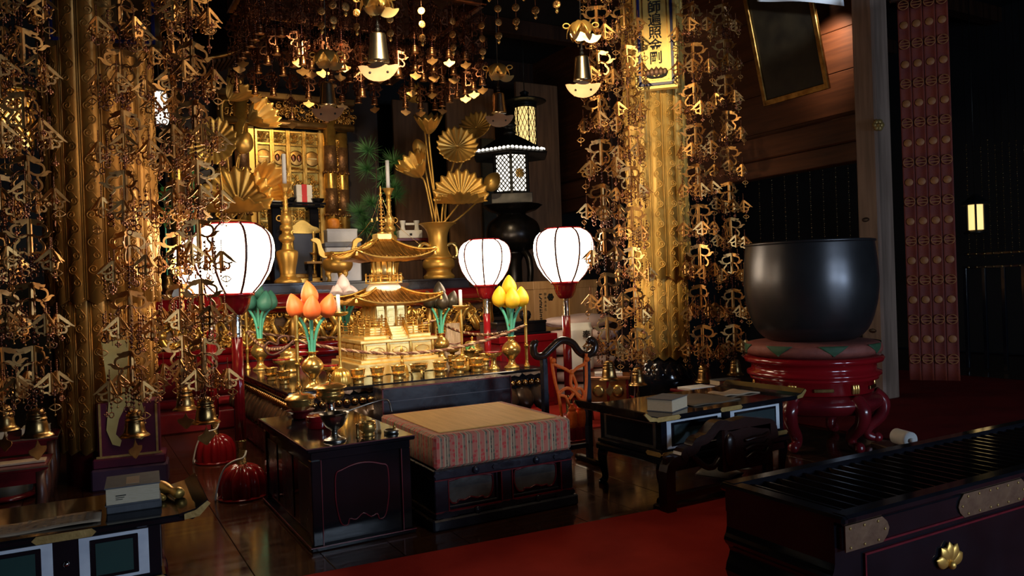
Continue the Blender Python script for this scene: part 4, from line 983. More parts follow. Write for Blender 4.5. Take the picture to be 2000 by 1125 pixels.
MB().prism(smooth2([(-.17,.53),(-.16,.58),(-.10,.60),(-.05,.64),(0,.66),(.05,.64),(.10,.60),(.16,.58),(.17,.53),(0,.52),(-.17,.53)],3)[:-1],-.025,.025).build('frame_crest',GOLD,pf)
MB().box(-.16,.16,-.06,.06,0,.06,.01).build('tablet_foot',GOLD,pf); MB().box(-.13,.13,-.04,.04,.06,.10,.006).build('tablet_step',GOLDD,pf)
p=at(570,400,Y=8.4); tt=thing('black_tray_stand','black lacquer stand with a round-cornered tray behind the left candlestick','stand',(p.x,8.35,SZ),0)
TZ=p.z-SZ-.02
MB().box(-.30,.30,-.17,.17,TZ-.03,TZ,.012).build('tray',BLACK,tt); MB().box(-.31,.31,-.18,-.165,TZ,TZ+.025,.004).build('tray_rim',BLACK,tt)
for sx in (-1,1): MB().box(sx*.2-.05,sx*.2+.05,-.10,.10,0,TZ-.03,.01).build('stand_leg',BLACK,tt)
tag(MB().box(-.06,.06,-.05,.05,0,.24,.006).box(-.061,.061,-.051,.051,.11,.115).build('white_carton',PAPER,None,(p.x-.20,8.32,SZ+TZ)),'tall white carton on the left of the black tray','carton')
rc=thing('ribbon_parcel','white parcel with a broad red ribbon on the black tray','parcel',(p.x+.10,8.30,SZ+TZ))
MB().box(-.085,.085,-.06,.06,0,.22,.006).build('parcel_body',PAPER,rc); MB().box(-.028,.028,-.064,.064,-.0,.224,.004).build('red_ribbon',mat('bright_red_ribbon',(.62,.02,.02),0,.5),rc); MB().box(-.087,.087,-.063,-.059,.10,.106).build('string',PAPER,rc)
vessel('black_offering_bowl','small black bowl on the black tray','bowl',(p.x-.06,8.24,SZ+TZ),[('bowl',prof((.03,0),(.03,.02),(.06,.04),(.075,.07),(.07,.07),(0,.05)),BLACK,20)])
vessel('black_offering_bowl','small black bowl on the right end of the black tray','bowl',(p.x+.24,8.26,SZ+TZ),[('bowl',prof((.03,0),(.03,.02),(.06,.04),(.075,.07),(.07,.07),(0,.05)),BLACK,20)])
p=at(612,500,Y=8.0); sk=thing('small_side_stand','small black stand holding a brass lamp right of the framed tablet','stand',(p.x+.05,8.0,SZ))
MB().box(-.14,.14,-.08,.08,.20,.225,.004).build('stand_top',LIGHTW,sk); MB().box(-.13,.13,-.07,.07,0,.02).build('stand_foot',LIGHTW,sk)
for x in (-.1,.1): MB().box(x-.02,x+.02,-.05,.05,.02,.20,.003).build('stand_leg',BLACKW,sk)
vessel('brass_oil_lamp','little brass oil lamp on the small black stand','oil lamp',(p.x+.0,8.0,SZ+.225),[('lamp_foot',prof((.03,0),(.025,.01),(.008,.03),(.008,.07)),BRASS,14),('lamp_bowl',prof((.008,.068),(.03,.08),(.034,.095),(0,.098)),BRASS,16)])
# pine branch
pn_=thing('pine_branch','green pine branch standing behind the right gold candlestick','pine branch',at(742,520,Y=7.95))
pn_.location.z=SZ; rp=random.Random(5)
tw=catmull([(0,0,0),(.01,0,.4),(-.02,.02,.8),(.0,0,1.15),(-.01,0,1.45)],6); MB().tube(tw,[.012-.009*i/24 for i in range(len(tw))],6).build('branch',DARKW,pn_)
for c_i in range(11):
    z=.45+c_i*.095; sx=rp.choice((-1,1)); base=Vector((sx*rp.uniform(.02,.22),rp.uniform(-.08,.08),z)); b=MB(); c0=Vector((0,0,z-.10))
    b.tube([c0,base],.005,5)
    for k in range(150):
        d=Vector((rp.gauss(0,1)+sx*.5,rp.gauss(0,1),rp.gauss(.5,.8))).normalized(); e=base+d*rp.uniform(.11,.20); s_=base+d*.01
        n_=d.cross(Vector((0,0,1))).normalized()*.003; m_=d.cross(n_).normalized()*.003
        b.add([s_+n_,s_-n_*.5+m_,s_-n_*.5-m_,e],[(0,1,3),(1,2,3),(2,0,3)])
    b.build('needle_tuft',PINE,pn_)
vessel('branch_holder','dark slim holder vase for the pine branch','vase',(pn_.location.x,7.95,SZ),[('holder',prof((.05,0),(.05,.02),(.03,.05),(.045,.12),(.03,.2),(.035,.22),(.02,.2)),BRONZE,18)])
# green leafy sprays at far left behind the garlands
for j,(px,py) in enumerate(((322,400),(376,345))):
    q=at(px,py,Y=7.13); g=thing('green_spray','leafy green spray behind the left gilt garland, the '+('shorter' if j==0 else 'taller')+' one','plant',(q.x,7.13,1.135))
    H=q.z-1.135
    MB().tube([(0,0,0),(0,0,H+.1)],.006,5).build('stalk',STEMG,g)
    MB().lathe(prof((.05,0),(.03,.03),(.055,.10),(.03,.18),(.04,.2),(.03,.19)),16).build('holder',BRASSD,g)
    lf=MB().grid(lambda u,v:((v-.5)*.05*math.sin(u*PI),0.02*math.sin(u*PI),u*.13),6,4,.0015).mesh('leaf',LEAFG)
    for k in range(16): inst('leaf',lf,g,(0,0,H-.2+.022*k),(F(rp.uniform(30,100)),0,k*2.4))
# ------------------------------------------------------------------ gilded shrine at the back
SY=9.0
sh=thing('gilded_shrine','gilded shrine with lattice doors and scaled gold columns behind the altar','shrine',(2.15,SY,0))
xl=at(470,330,Y=SY).x-2.15; xr=at(640,330,Y=SY).x-2.15; xr2=at(667,330,Y=SY).x-2.15
MB().box(-1.3,1.25,-.35,1.2,0,1.25,.01).build('shrine_base',REDD,sh)
MB().box(-1.25,1.2,.15,1.2,1.25,4.0).build('shrine_body',mat('dark_interior_lacquer',(.03,.015,.008),0,.5,(.02,.01,.006),4),sh)
colm=MB().lathe([(.075,1.25),(.075,3.35)],20).mesh('column',GOLD)
wrapm=MB()
wrapm.lathe([(.0775,0),(.0775,.30)],20)
for k in range(10): wrapm.lathe(prof((0,0),(.022,.02),(0,.05)),6,(.078*math.cos(TAU*k/10),.078*math.sin(TAU*k/10),-.03),sy=1)
wrap=wrapm.mesh('scaled_sleeve',mat('brown_scaled_lacquer',(.36,.19,.08),.7,.4,(.22,.11,.05),24,.5,60))
for x,y in ((xl,-.12),(xr,-.12),(xr2,-.02),(xl-.16,-.02),(-1.15,.0)):
    c=inst('column',colm,sh,(x,y,0))
    for z in (1.55,2.05,2.55): inst('scaled_sleeve',wrap,c,(0,0,z))
zh=at(560,243,Y=SY-.12).z
MB().tube([(xl-.25,-.14,zh),(xr2+.12,-.14,zh)],.045,14).build('cross_beam',mat('brown_gilt_beam',(.34,.19,.06),.8,.4,(.2,.1,.03),8),sh)
MB().box(xl-.2,xr2+.1,-.1,0,zh+.03,zh+.05).build('beam_fillet',GOLDD,sh)
MB().box(xl-.3,xr2+.15,-.15,.0,zh+.27,zh+.35,.01).build('upper_beam',mat('brown_gilt_beam',(.34,.19,.06)),sh)
def curls(n,W,H,seed,r=.02,rad=.005):
    b=MB(); q=random.Random(seed)
    for i in range(n):
        cx,cz=q.uniform(-W/2,W/2),q.uniform(-H/2,H/2); s=q.choice((-1,1)); r0=q.uniform(.6,1.4)*r; ph=q.uniform(0,TAU)
        b.tube([(cx+r0*(1-.75*j/12)*math.cos(ph+s*j*.55),-.008-.012*j/12,cz+r0*(1-.75*j/12)*math.sin(ph+s*j*.55)) for j in range(13)],[rad*(1+.8*j/12) for j in range(13)],5)
    return b
curls(150,xr2-xl+.3,.20,3,.035,.008).build('carved_frieze',GOLDD,sh,((xl+xr2)/2,-.09,zh+.15))
# four lattice door leaves
dw=(xr-xl-.16-.10)/4; z0,z1=1.30,zh-.05
GREENG=mat('greenish_gilt_ground',(.42,.31,.09),.9,.45,(.28,.19,.05),8,.2,40)
leafpan=MB().box(-dw/2+.012,dw/2-.012,0,.02,z0,z1).mesh('door_panel',GREENG)
scr1=curls(34,dw*.62,.20,5,.022,.004).mesh('carved_scroll',GOLD); scr2=curls(70,dw*.62,.50,6,.024,.004).mesh('carved_scroll',GOLD)
for i in range(4):
    x=xl+.16+dw*(i+.5); d=inst('door_panel',leafpan,sh,(x,-.03,0))
    for s in (-1,1): MB().box(s*(dw/2-.012)-.014,s*(dw/2-.012)+.014,-.03,.01,z0,z1,.004).build('door_stile',GOLD,d)
    for z in (z1-.02,z1-.17,z1-.47,z1-1.05,z0+.02): MB().box(-dw/2+.02,dw/2-.02,-.025,.01,z-.014,z+.014,.004).build('door_rail',GOLD,d)
    MB().box(-.008,.008,-.022,.01,z1-1.05,z1-.52,.003).build('door_mullion',GOLD,d)
    zc=z1-.32
    MB().lathe([(.085,0),(.088,.010),(.078,.014),(.0,.012)],28,M=Matrix.Rotation(PI/2,4,'X')).build('crest_disc',GOLDD,d,(0,-.002,zc))
    if i in (0,3): MB().box(-.055,.055,-.022,-.008,-.010,.010,.003).build('crest_bar',GOLDB,d,(0,0,zc))
    else:
        for s in (-1,1): MB().lathe(prof((.0,-.05),(.026,-.02),(.028,.02),(0,.05)),10,sy=.35).build('crest_leaf',YORAKUD,d,(s*.032,-.014,zc))
    inst('carved_scroll',scr1,d,(0,-.004,z1-.095),None,(1,1,.5)); inst('carved_scroll',scr2,d,(0,-.004,z1-.76)); inst('carved_scroll',scr2,d,(0,-.004,z1-1.32))
    inst('carved_scroll',scr1,d,(0,-.004,z1-.445),None,(1,1,.18))
for x in (xl+.10,xr-.06): MB().box(x-.05,x+.05,-.06,.0,1.28,zh-.03,.006).build('door_jamb',GOLDL,sh)
curls(110,.16,1.7,8,.045,.009).build('side_carving',GOLD,sh,((xr+xr2)/2,-.05,2.1))
curls(90,.30,1.6,9,.045,.009).build('side_carving',GOLD,sh,(xl-.32,-.04,2.1))
# swept eaves left and right
EAVE=mat('old_shingle_wood',(.10,.045,.02),0,.5,(.06,.025,.012),6,.3,40,stretch=(1,6,1))
for (px0,py0,px1,py1) in ((405,108,528,96),(705,140,800,132)):
    A=at(px0,py0,Y=8.4)-Vector((2.15,SY,0)); B=at(px1,py1,Y=8.4)-Vector((2.15,SY,0)); s=1 if px0<600 else -1
    def ev(u,v,A=A,B=B,s=s):
        x=A.x+(B.x-A.x)*u; k=u if s>0 else 1-u
        return (x, .0+ -.6+.9*v, A.z+(B.z-A.z)*u + .22*(k**2.2)*(1-v*.4) +.5*v**1.2)
    MB().grid(ev,14,8,.05).build('eave_roof',EAVE,sh)
    e=[ev(i/14,0) for i in range(15)]
    MB().tube([(p[0],p[1]-.01,p[2]-.03) for p in e],.022,8).build('eave_edge',GOLDD,sh)
    raf=MB().box(-.014,.014,0,.5,-.08,-.05,.003).mesh('rafter',EAVE)
    for i in range(13): q=ev((i+.5)/13,0); inst('rafter',raf,sh,(q[0],q[1]+.02,q[2]))

# ------------------------------------------------------------------ boards, pillars and hangings behind right
def tall_board(label,px0,px1,py0,Y,mt,zb=0.0,text=''):
    a=at(px0,py0,Y=Y); b=at(px1,py0,Y=Y); o=thing('memorial_board',label,'board',((a.x+b.x)/2,Y,0))
    w=abs(b.x-a.x); h=a.z
    MB().box(-w/2,w/2,-.03,.03,0,h,.008).build('board_face',mt,o); MB().box(-w/2-.02,w/2+.02,-.04,.04,0,.12,.006).build('board_foot',DARKW,o)
    if text:
        z=h-.35
        for ch in text: inst('ink_character',text_mesh('ink_character',ch,.15,INK,.001,bold=.002),o,(w*.30,-.032,z),(PI/2,0,0)); z-=.17
    return o
TANB=mat('smoky_tan_board',(.26,.125,.055),0,.55,(.17,.08,.035),3,.05,8,stretch=(8,8,.6))
tall_board('smoky tan board standing behind the gold lotus, the wide one',868,962,165,9.6,TANB)
tall_board('smoky tan board standing behind the black lantern, the tallest one',1005,1086,160,9.3,TANB)
tall_board('smoky tan board standing beyond the pine branch and its candlestick',765,835,195,10.2,TANB)
tag(MB().box(-.10,.10,-.03,.03,0,3.2,.006).build('dark_hanging_strip',mat('dark_patterned_strip',(.03,.035,.028),0,.6,(.06,.05,.03),12),None,(at(948,200,Y=9.5).x,9.5,0)),'dark patterned strip standing between the tan boards','strip')
struct('post_back', MB().box(4.95,5.2,9.7,9.95,0,4.6,.02), DARKW); struct('post_back_2', MB().box(0.2,.45,9.7,9.95,0,4.6,.02), DARKW)
pb=struct('wall_inner', MB().box(5.0,6.4,10.3,10.4,0,4.6), DARKW)
# hanging gilt cylinder lantern
q=at(1026,245,Y=8.7); hl=thing('hanging_lantern','round glowing yellow lattice lantern with a flat black roof hanging behind the black lantern','lantern',(q.x,8.7,q.z))
MB().lathe([(.135,-.27),(.135,.23)],28).build('lamp_paper',LANTERNY,hl)
lat=MB()
for k in range(16):
    for s in (-1,1): lat.tube([(.139*math.cos(TAU*k/16+s*j*.14),.139*math.sin(TAU*k/16+s*j*.14),-.27+.50*j/10) for j in range(11)],.0045,4)
lat.build('lattice',IRONB,hl)
for k in range(6):
    a=TAU*k/6+.3; MB().tube([(.145*math.cos(a),.145*math.sin(a),-.28),(.145*math.cos(a),.145*math.sin(a),.24)],.008,6).build('cage_bar',IRONB,hl)
MB().lathe([(.15,-.30),(.155,-.27),(.13,-.265)],28).build('lower_ring',IRONB,hl)
MB().lathe(prof((.14,.22),(.16,.24),(.16,.28),(.27,.30),(.28,.315),(.20,.34),(.09,.36),(.05,.40),(.06,.43),(.0,.46)),32).build('roof',IRONB,hl)
MB().tube([(0,0,.45),(0,0,4.6-q.z)],.006,5).build('chain',IRONB,hl)
# far behind on the left: an invented lantern glowing for glints, and a paper lantern
q=at(20,225,Y=8.6); ol=thing('glint_lantern','made-up gilt openwork lantern standing in for glints at the far left edge','lantern',(q.x,8.6,q.z))
MB().lathe(prof((.10,-.30),(.16,-.25),(.17,.12),(.12,.2)),18).build('glint_core',LANTERNY,ol)
lw=MB()
for k in range(14):
    for s in (-1,1): lw.tube([(.185*math.cos(TAU*k/14+s*j*.2),.185*math.sin(TAU*k/14+s*j*.2),-.30+.5*j/9) for j in range(10)],.013,5)
lw.build('openwork_shell',GOLD,ol); MB().lathe(prof((.15,.18),(.27,.2),(.22,.26),(.06,.36),(0,.42)),18).build('roof',GOLD,ol); MB().tube([(0,0,.4),(0,0,4.41-q.z)],.006,5).build('chain',IRONB,ol)
q=at(312,213,Y=7.9); wl=thing('white_paper_lantern','small lit white paper lantern behind the left gilt garlands','lantern',(q.x,7.9,q.z))
MB().lathe(prof((.05,-.16),(.08,-.1),(.08,.1),(.05,.16)),20).build('lamp_paper',LANTERN,wl); MB().lathe([(.055,.15),(.06,.19),(.02,.20)],16).build('lamp_cap',IRONB,wl); MB().lathe([(.055,-.19),(.06,-.15)],16).build('lamp_foot',IRONB,wl); MB().tube([(0,0,.25),(0,0,4.41-q.z)],.005,5).build('chain',IRONB,wl)
# black bronze lantern on its stand
q=at(1000,390,Y=7.75); LX=q.x; LY=7.75
bt=thing('black_stand_table','black lacquer table carrying the tall black lantern','table',(LX,LY,0))
MB().box(-.58,.58,-.45,.45,.76,.82,.012).build('table_top',BLACK,bt)
for sx in (-1,1):
    for sy in (-1,1): MB().box(sx*.5-.04,sx*.5+.04,sy*.38-.04,sy*.38+.04,0,.76,.008).build('leg',BLACK,bt)
MB().box(-.5,.5,-.40,-.37,.62,.76).build('apron',BLACK,bt)
ln=thing('black_lantern','tall black bronze lantern with lattice windows and a gold crest','lantern',(LX,LY,.82),-YAW+PI/2)
zz0=.82
MB().lathe([(.20,.0),(.20,.03),(.12,.06),(.09,.10),(.085,.60),(.12,.68),(.14,.72)],24).build('column',BRONZE,ln)
for k in range(4):
    a=PI/4+k*PI/2; ca,sa=math.cos(a),math.sin(a)
    pts=catmull([(r*ca,r*sa,z) for r,z in ((.10,.74),(.22,.66),(.26,.50),(.24,.30),(.25,.12),(.31,.035),(.37,.05),(.37,.10),(.33,.11))],5)
    MB().tube(pts,[.04-.028*i/40 for i in range(len(pts))],8).build('scroll_leg',BRONZE,ln)
MB().lathe(prof((.12,.70),(.22,.74),(.30,.83),(.315,.94),(.28,1.05),(.18,1.12),(.15,1.14)),36).build('ball_body',BRONZE,ln)
MB().lathe(prof((.15,1.13),(.16,1.15),(.26,1.18),(.33,1.23),(.34,1.25),(.22,1.26)),36,lobes=12,depth=.06).build('lotus_dish',BRONZE,ln)
MB().box(-.235,.235,-.235,.235,1.25,1.37,.008).build('square_base',GREYM if False else mat('grey_bronze',(.13,.12,.11),.7,.4,(.08,.075,.07),10,.1,40),ln)
HR=.215
hexm=[(HR*math.cos(TAU*k/6),HR*math.sin(TAU*k/6)) for k in range(6)]
MB().lathe([(HR*.93,1.38),(HR*.93,1.83)],6,smooth=False).build('window_paper',LANTERN,ln)
for k in range(6):
    (x0,y0),(x1,y1)=hexm[k],hexm[(k+1)%6]
    MB().box(-.016,.016,-.016,.016,1.37,1.84,.003).build('corner_post',IRONB,ln,(x0,y0,0),(0,0,TAU*k/6))
    fr=MB()
    for t0_,t1_,za,zb in ((.04,.96,1.37,1.40),(.04,.96,1.81,1.84)):
        fr.tube([(x0+(x1-x0)*t0_,y0+(y1-y0)*t0_,(za+zb)/2),(x0+(x1-x0)*t1_,y0+(y1-y0)*t1_,(za+zb)/2)],.015,4,smooth=False)
    fo=fr.build('window_frame',IRONB,ln)
    lt=MB(); n=7; H=.41
    for j in range(-6,n+6):
        for s in (1,-1):
            # diagonal bars clipped to the window
            pts=[]
            for t in (i/12 for i in range(13)):
                z=(j/n)*H+s*(t-.5)*.24
                if 0<=z<=H: pts.append((x0+(x1-x0)*t,y0+(y1-y0)*t,1.40+z))
            if len(pts)>1: lt.tube(pts,.006,4,smooth=False)
    lt.build('window_lattice',IRONB,fo)
a=TAU/12*5*0-TAU/12; 
for k in (3,4):
    am=TAU*(k+.5)/6
crk=MB()
for k in range(8):
    aa=TAU*k/8; crk.lathe(prof((0,0),(.018,.02),(.014,.05),(0,.06)),8,sy=.4,M=Matrix.Rotation(aa,4,'Y'))
crk.sphere((0,0,0),.018,10,6)
def face_pt(k,z,off=.006): 
    am=TAU*(k+.5)/6; r=HR*math.cos(PI/6)+off; return (r*math.cos(am),r*math.sin(am),z),(0,0,am+PI/2)
for k in range(6):
    l_,r_=face_pt(k,1.60,.012)
    if k%2==1: crk.build('gold_crest',GOLDL,ln,l_,r_)
rf=MB().lathe([(.24,1.84),(.47,1.80),(.485,1.82),(.36,1.90),(.22,1.985),(.10,2.05),(.06,2.07)],6,smooth=False).build('roof',IRONB,ln)
glow=MB()
for k in range(6):
    (x0,y0),(x1,y1)=[(.435*math.cos(TAU*(k+i)/6),.435*math.sin(TAU*(k+i)/6)) for i in (0,1)]
    for j in range(8):
        t=(j+.5)/8; glow.sphere((x0+(x1-x0)*t,y0+(y1-y0)*t,1.856),.021,8,6)
MB().lathe([(.29,1.835),(.30,1.85),(.30,1.87),(.27,1.90)],6,smooth=False).build('roof_vent_band',IRONB,ln); glow.build('vent_opening',LANTERN,ln)
MB().lathe(prof((.06,2.06),(.075,2.09),(.05,2.12),(.045,2.14),(.075,2.17),(.06,2.21),(.0,2.27)),18).build('finial',IRONB,ln)
# red chest with a black tray, round-topped trunk and boxes
ch=thing('red_chest','red lacquer chest with a black tray top behind the yellow lotus','chest',(3.60,6.28,0))
MB().box(-.30,.30,-.22,.22,0,.62,.008).build('chest_body',RED,ch); MB().box(-.31,.31,-.23,.23,.62,.685,.006).build('chest_rim',RED,ch)
for x in (-.27,.27): MB().box(x-.02,x+.02,-.228,-.218,.02,.61,.003).build('chest_stile',REDD,ch)
MB().box(-.26,.26,-.226,-.22,.05,.09,.002).build('chest_rail',REDD,ch)
bx=thing('black_lidded_box','black lacquer box sitting on the red chest','box',(3.58,6.30,.685))
MB().box(-.30,.29,-.20,.20,0,.018,.004).build('tray',BLACK,bx); MB().box(-.27,.26,-.17,.17,.018,.11,.006).build('box_body',BLACK,bx); MB().box(-.275,.265,-.175,.175,.10,.125,.006).build('box_lid',BLACK,bx)
vessel('black_jar','shiny round black jar on the black box','jar',(3.70,6.28,.81),[('jar',prof((.03,0),(.05,.02),(.058,.05),(.045,.085),(.02,.095),(0,.10)),BLACK,22)])
q=at(1090,640,Y=7.0); wbx=thing('inscribed_wooden_box','light wooden box inscribed with black characters and a round crest','box',(q.x,7.0,.0))
wz=.62
tag(MB().box(-.43,.43,-.2,.22,0,.60,.01).box(-.44,.44,-.22,.24,.60,.62,.004).build('dark_plinth_stand',DARKW,None,(q.x,7.02,0)),'dark stand beneath the inscribed wooden box','stand')
wbx.location.z=wz
MB().box(-.40,.40,-.18,.22,0,.52,.004).build('box_body',LIGHTW,wbx); MB().box(-.41,.41,-.19,.23,.47,.555,.005).build('box_lid',LIGHTW,wbx)
for x in (-.37,.37): MB().box(x-.03,x+.03,-.186,-.178,.0,.47,.002).build('box_stile',LIGHTW,wbx)
xt=at(1052,600,Y=6.82).x-q.x
for i,cch in enumerate('大般若経'): inst('ink_character',text_mesh('ink_character',cch,.095,INK,.001,bold=.002),wbx,(xt,-.1815,.40-.092*i),(PI/2,0,0))
for i,cch in enumerate('御寄進者名'): inst('ink_character',text_mesh('ink_character',cch,.034,INK,.0008),wbx,(xt+.085,-.1815,.415-.04*i),(PI/2,0,0))
cr=MB()
for k in range(6): cr.lathe([(.018,0),(0,.004)],10,(.024*math.cos(TAU*k/6),.024*math.sin(TAU*k/6),0))
cr.lathe([(.018,0),(0,.005)],10); cr.build('round_crest',INK,wbx,(xt+.15,-.181,.385),(PI/2,0,0))
# offered rice sacks
SACK=mat('pink_printed_rice_sack',(.66,.50,.47),0,.7,(.55,.30,.30),7,.3,14,lo=.30,hi=.42)
rs_=random.Random(3)
sackm=[]
for v in range(2):
    def sk_(u,v_,ph=v*2.0):
        a=v_*TAU; e=math.sin(PI*min(max(u,.0),1))**.35; x=(u-.5)*.74
        c_,s_=math.cos(a),math.sin(a); pw=lambda t:math.copysign(abs(t)**.7,t)
        return (x+.012*math.sin(a*3+ph), .21*pw(c_)*(.55+.45*e)*(e*.9+.1), .068+.068*pw(s_)*(e*.92+.08)*(1-.12*math.cos((u-.5)*9+ph)))
    sackm.append(MB().grid(sk_,22,24).mesh('rice_sack',SACK))
nm_=['bottom','second','third','fourth','fifth','top']
q=at(1150,700,Y=6.35)
for i in range(6):
    tag(inst('rice_sack',sackm[i%2],None,(q.x+.02*math.sin(i*2.1)-.03,6.42,.012+.136*i),(0,0,F(-10+5*math.sin(i*3)))),'pink and white rice sack, '+nm_[i]+' of the stack beside the red chest','sack','rice sacks stacked beside the red chest')
pv=thing('donation_paper','white paper strip lettered with two black characters draped over the rice sacks','paper',(q.x-.24,6.15,0),F(-12))
MB().grid(lambda u,v:((u-.5)*.23,-.012-.018*math.sin(v*9)-.025*(v<.9),.30+.46*v),6,24,.002).build('paper_sheet',PAPER,pv)
for i,cch in enumerate('奉納'): inst('ink_character',text_mesh('ink_character',cch,.085,INK,.0015,bold=.0015),pv,(.045,-.066,.64-.14*i),(PI/2,0,0))
# brown paper bag behind the right candlestick
q=at(888,665,Y=6.72); bg=thing('paper_bag','creased buff paper bag with string tied round it behind the altar','bag',(q.x,6.74,0),F(-14))
tag(MB().box(-.16,.16,-.06,.08,0,.50,.006).build('small_stool_box',REDD,None,(q.x,6.76,0)),'small dark red stand carrying the buff paper bag','stand'); bg.location.z=.50
MB().grid(lambda u,v:((u-.5)*(.19-.06*v),-.05*(1-.7*v)*1.0+.012*math.sin(u*12+v*5),.30*v),10,8,.002,smooth=False).grid(lambda u,v:((u-.5)*(.19-.06*v),.05*(1-.7*v)+.01*math.sin(u*9+v*4),.30*v),10,8,.002,smooth=False).build('bag_sheet',BUFF,bg)
MB().tube([(-.085,-.045,.11),(0,-.052,.10),(.085,-.045,.115)],.004,5).build('bag_string',REDLINE,bg)
# ------------------------------------------------------------------ gong stand with orange cord
gs=thing('gong_stand','dark lacquer gong stand with an arched top bar and scrolled ends','gong stand',(2.66,4.03,0))
for x in (-.165,.155):
    MB().box(x-.018,x+.018,-.02,.02,.03,.69,.004).build('post',BLACKW,gs)
    MB().box(x-.024,x+.024,-.14,.14,0,.035,.008).build('foot',BLACK,gs)
    MB().lathe(prof((.018,0),(.022,.01),(.014,.03),(0,.036)),12,M=Matrix.Rotation(PI/2,4,'X')).build('foot_knob',OCHRE,gs,(x,-.14,.02))
bar=catmull([(-.205,0,.80),(-.235,0,.77),(-.225,0,.715),(-.17,0,.705),(-.11,0,.745),(-.05,0,.785),(.0,0,.79),(.055,0,.765),(.10,0,.71),(.15,0,.685),(.205,0,.70),(.225,0,.745),(.20,0,.78),(.17,0,.765)],6)
MB().tube(bar,[.013]*3+[.024]*(len(bar)-6)+[.018]*3,10).build('arched_bar',mat('dark_brown_lacquer',(.045,.022,.014),0,.18,(.025,.012,.008),6),gs)
MB().box(-.16,.15,-.012,.012,.10,.13,.003).build('stretcher',BLACKW,gs)
cd=thing('silk_tassels','knotted orange silk cord with two tassels on the gong stand','tassel',(2.66,3.985,0))
def cordpart(n,pts,r=.010): MB().tube(catmull(pts,6),r,8).build(n,ORANGE,cd)
cordpart('cord_loop',[(-.14,0,.70),(-.13,0,.66),(-.05,-.01,.62),(.0,-.01,.595),(.05,-.01,.62),(.11,0,.64),(.125,0,.70)])
cordpart('hanging_strand',[(-.135,0,.67),(-.12,-.005,.55),(-.10,-.01,.46),(-.08,-.012,.30)]); cordpart('hanging_strand',[(.12,0,.66),(.115,-.005,.54),(.10,-.01,.44),(.085,-.01,.36)])
cordpart('hanging_strand',[(.0,-.01,.595),(-.01,-.015,.52),(.02,-.02,.47),(.055,-.02,.44)]); cordpart('hanging_strand',[(.0,-.01,.595),(.03,-.015,.51),(.0,-.02,.46),(-.03,-.02,.43)])
cordpart('knot_loop',[(-.10,-.01,.47),(-.05,-.02,.50),(.0,-.025,.48),(.04,-.025,.43),(.08,-.02,.41)],.010); cordpart('knot_loop',[(-.10,-.01,.46),(-.06,-.02,.45),(-.04,-.025,.41),(-.03,-.02,.39)],.009); cordpart('knot_loop',[(.02,-.02,.48),(.05,-.03,.49),(.08,-.02,.45),(.06,-.02,.40)],.009)
for (x,z) in ((-.13,.675),(.12,.665),(.0,.595),(.01,.475)): MB().sphere((x,-.012,z),.017,10,8).build('knot',ORANGE,cd)
for x in (-.012,.05):
    MB().lathe(prof((.020,.25),(.030,.28),(.031,.34),(.022,.355),(.024,.37),(.012,.385),(.008,.40)),16).build('tassel',ORANGE,cd,(x,-.022,0))

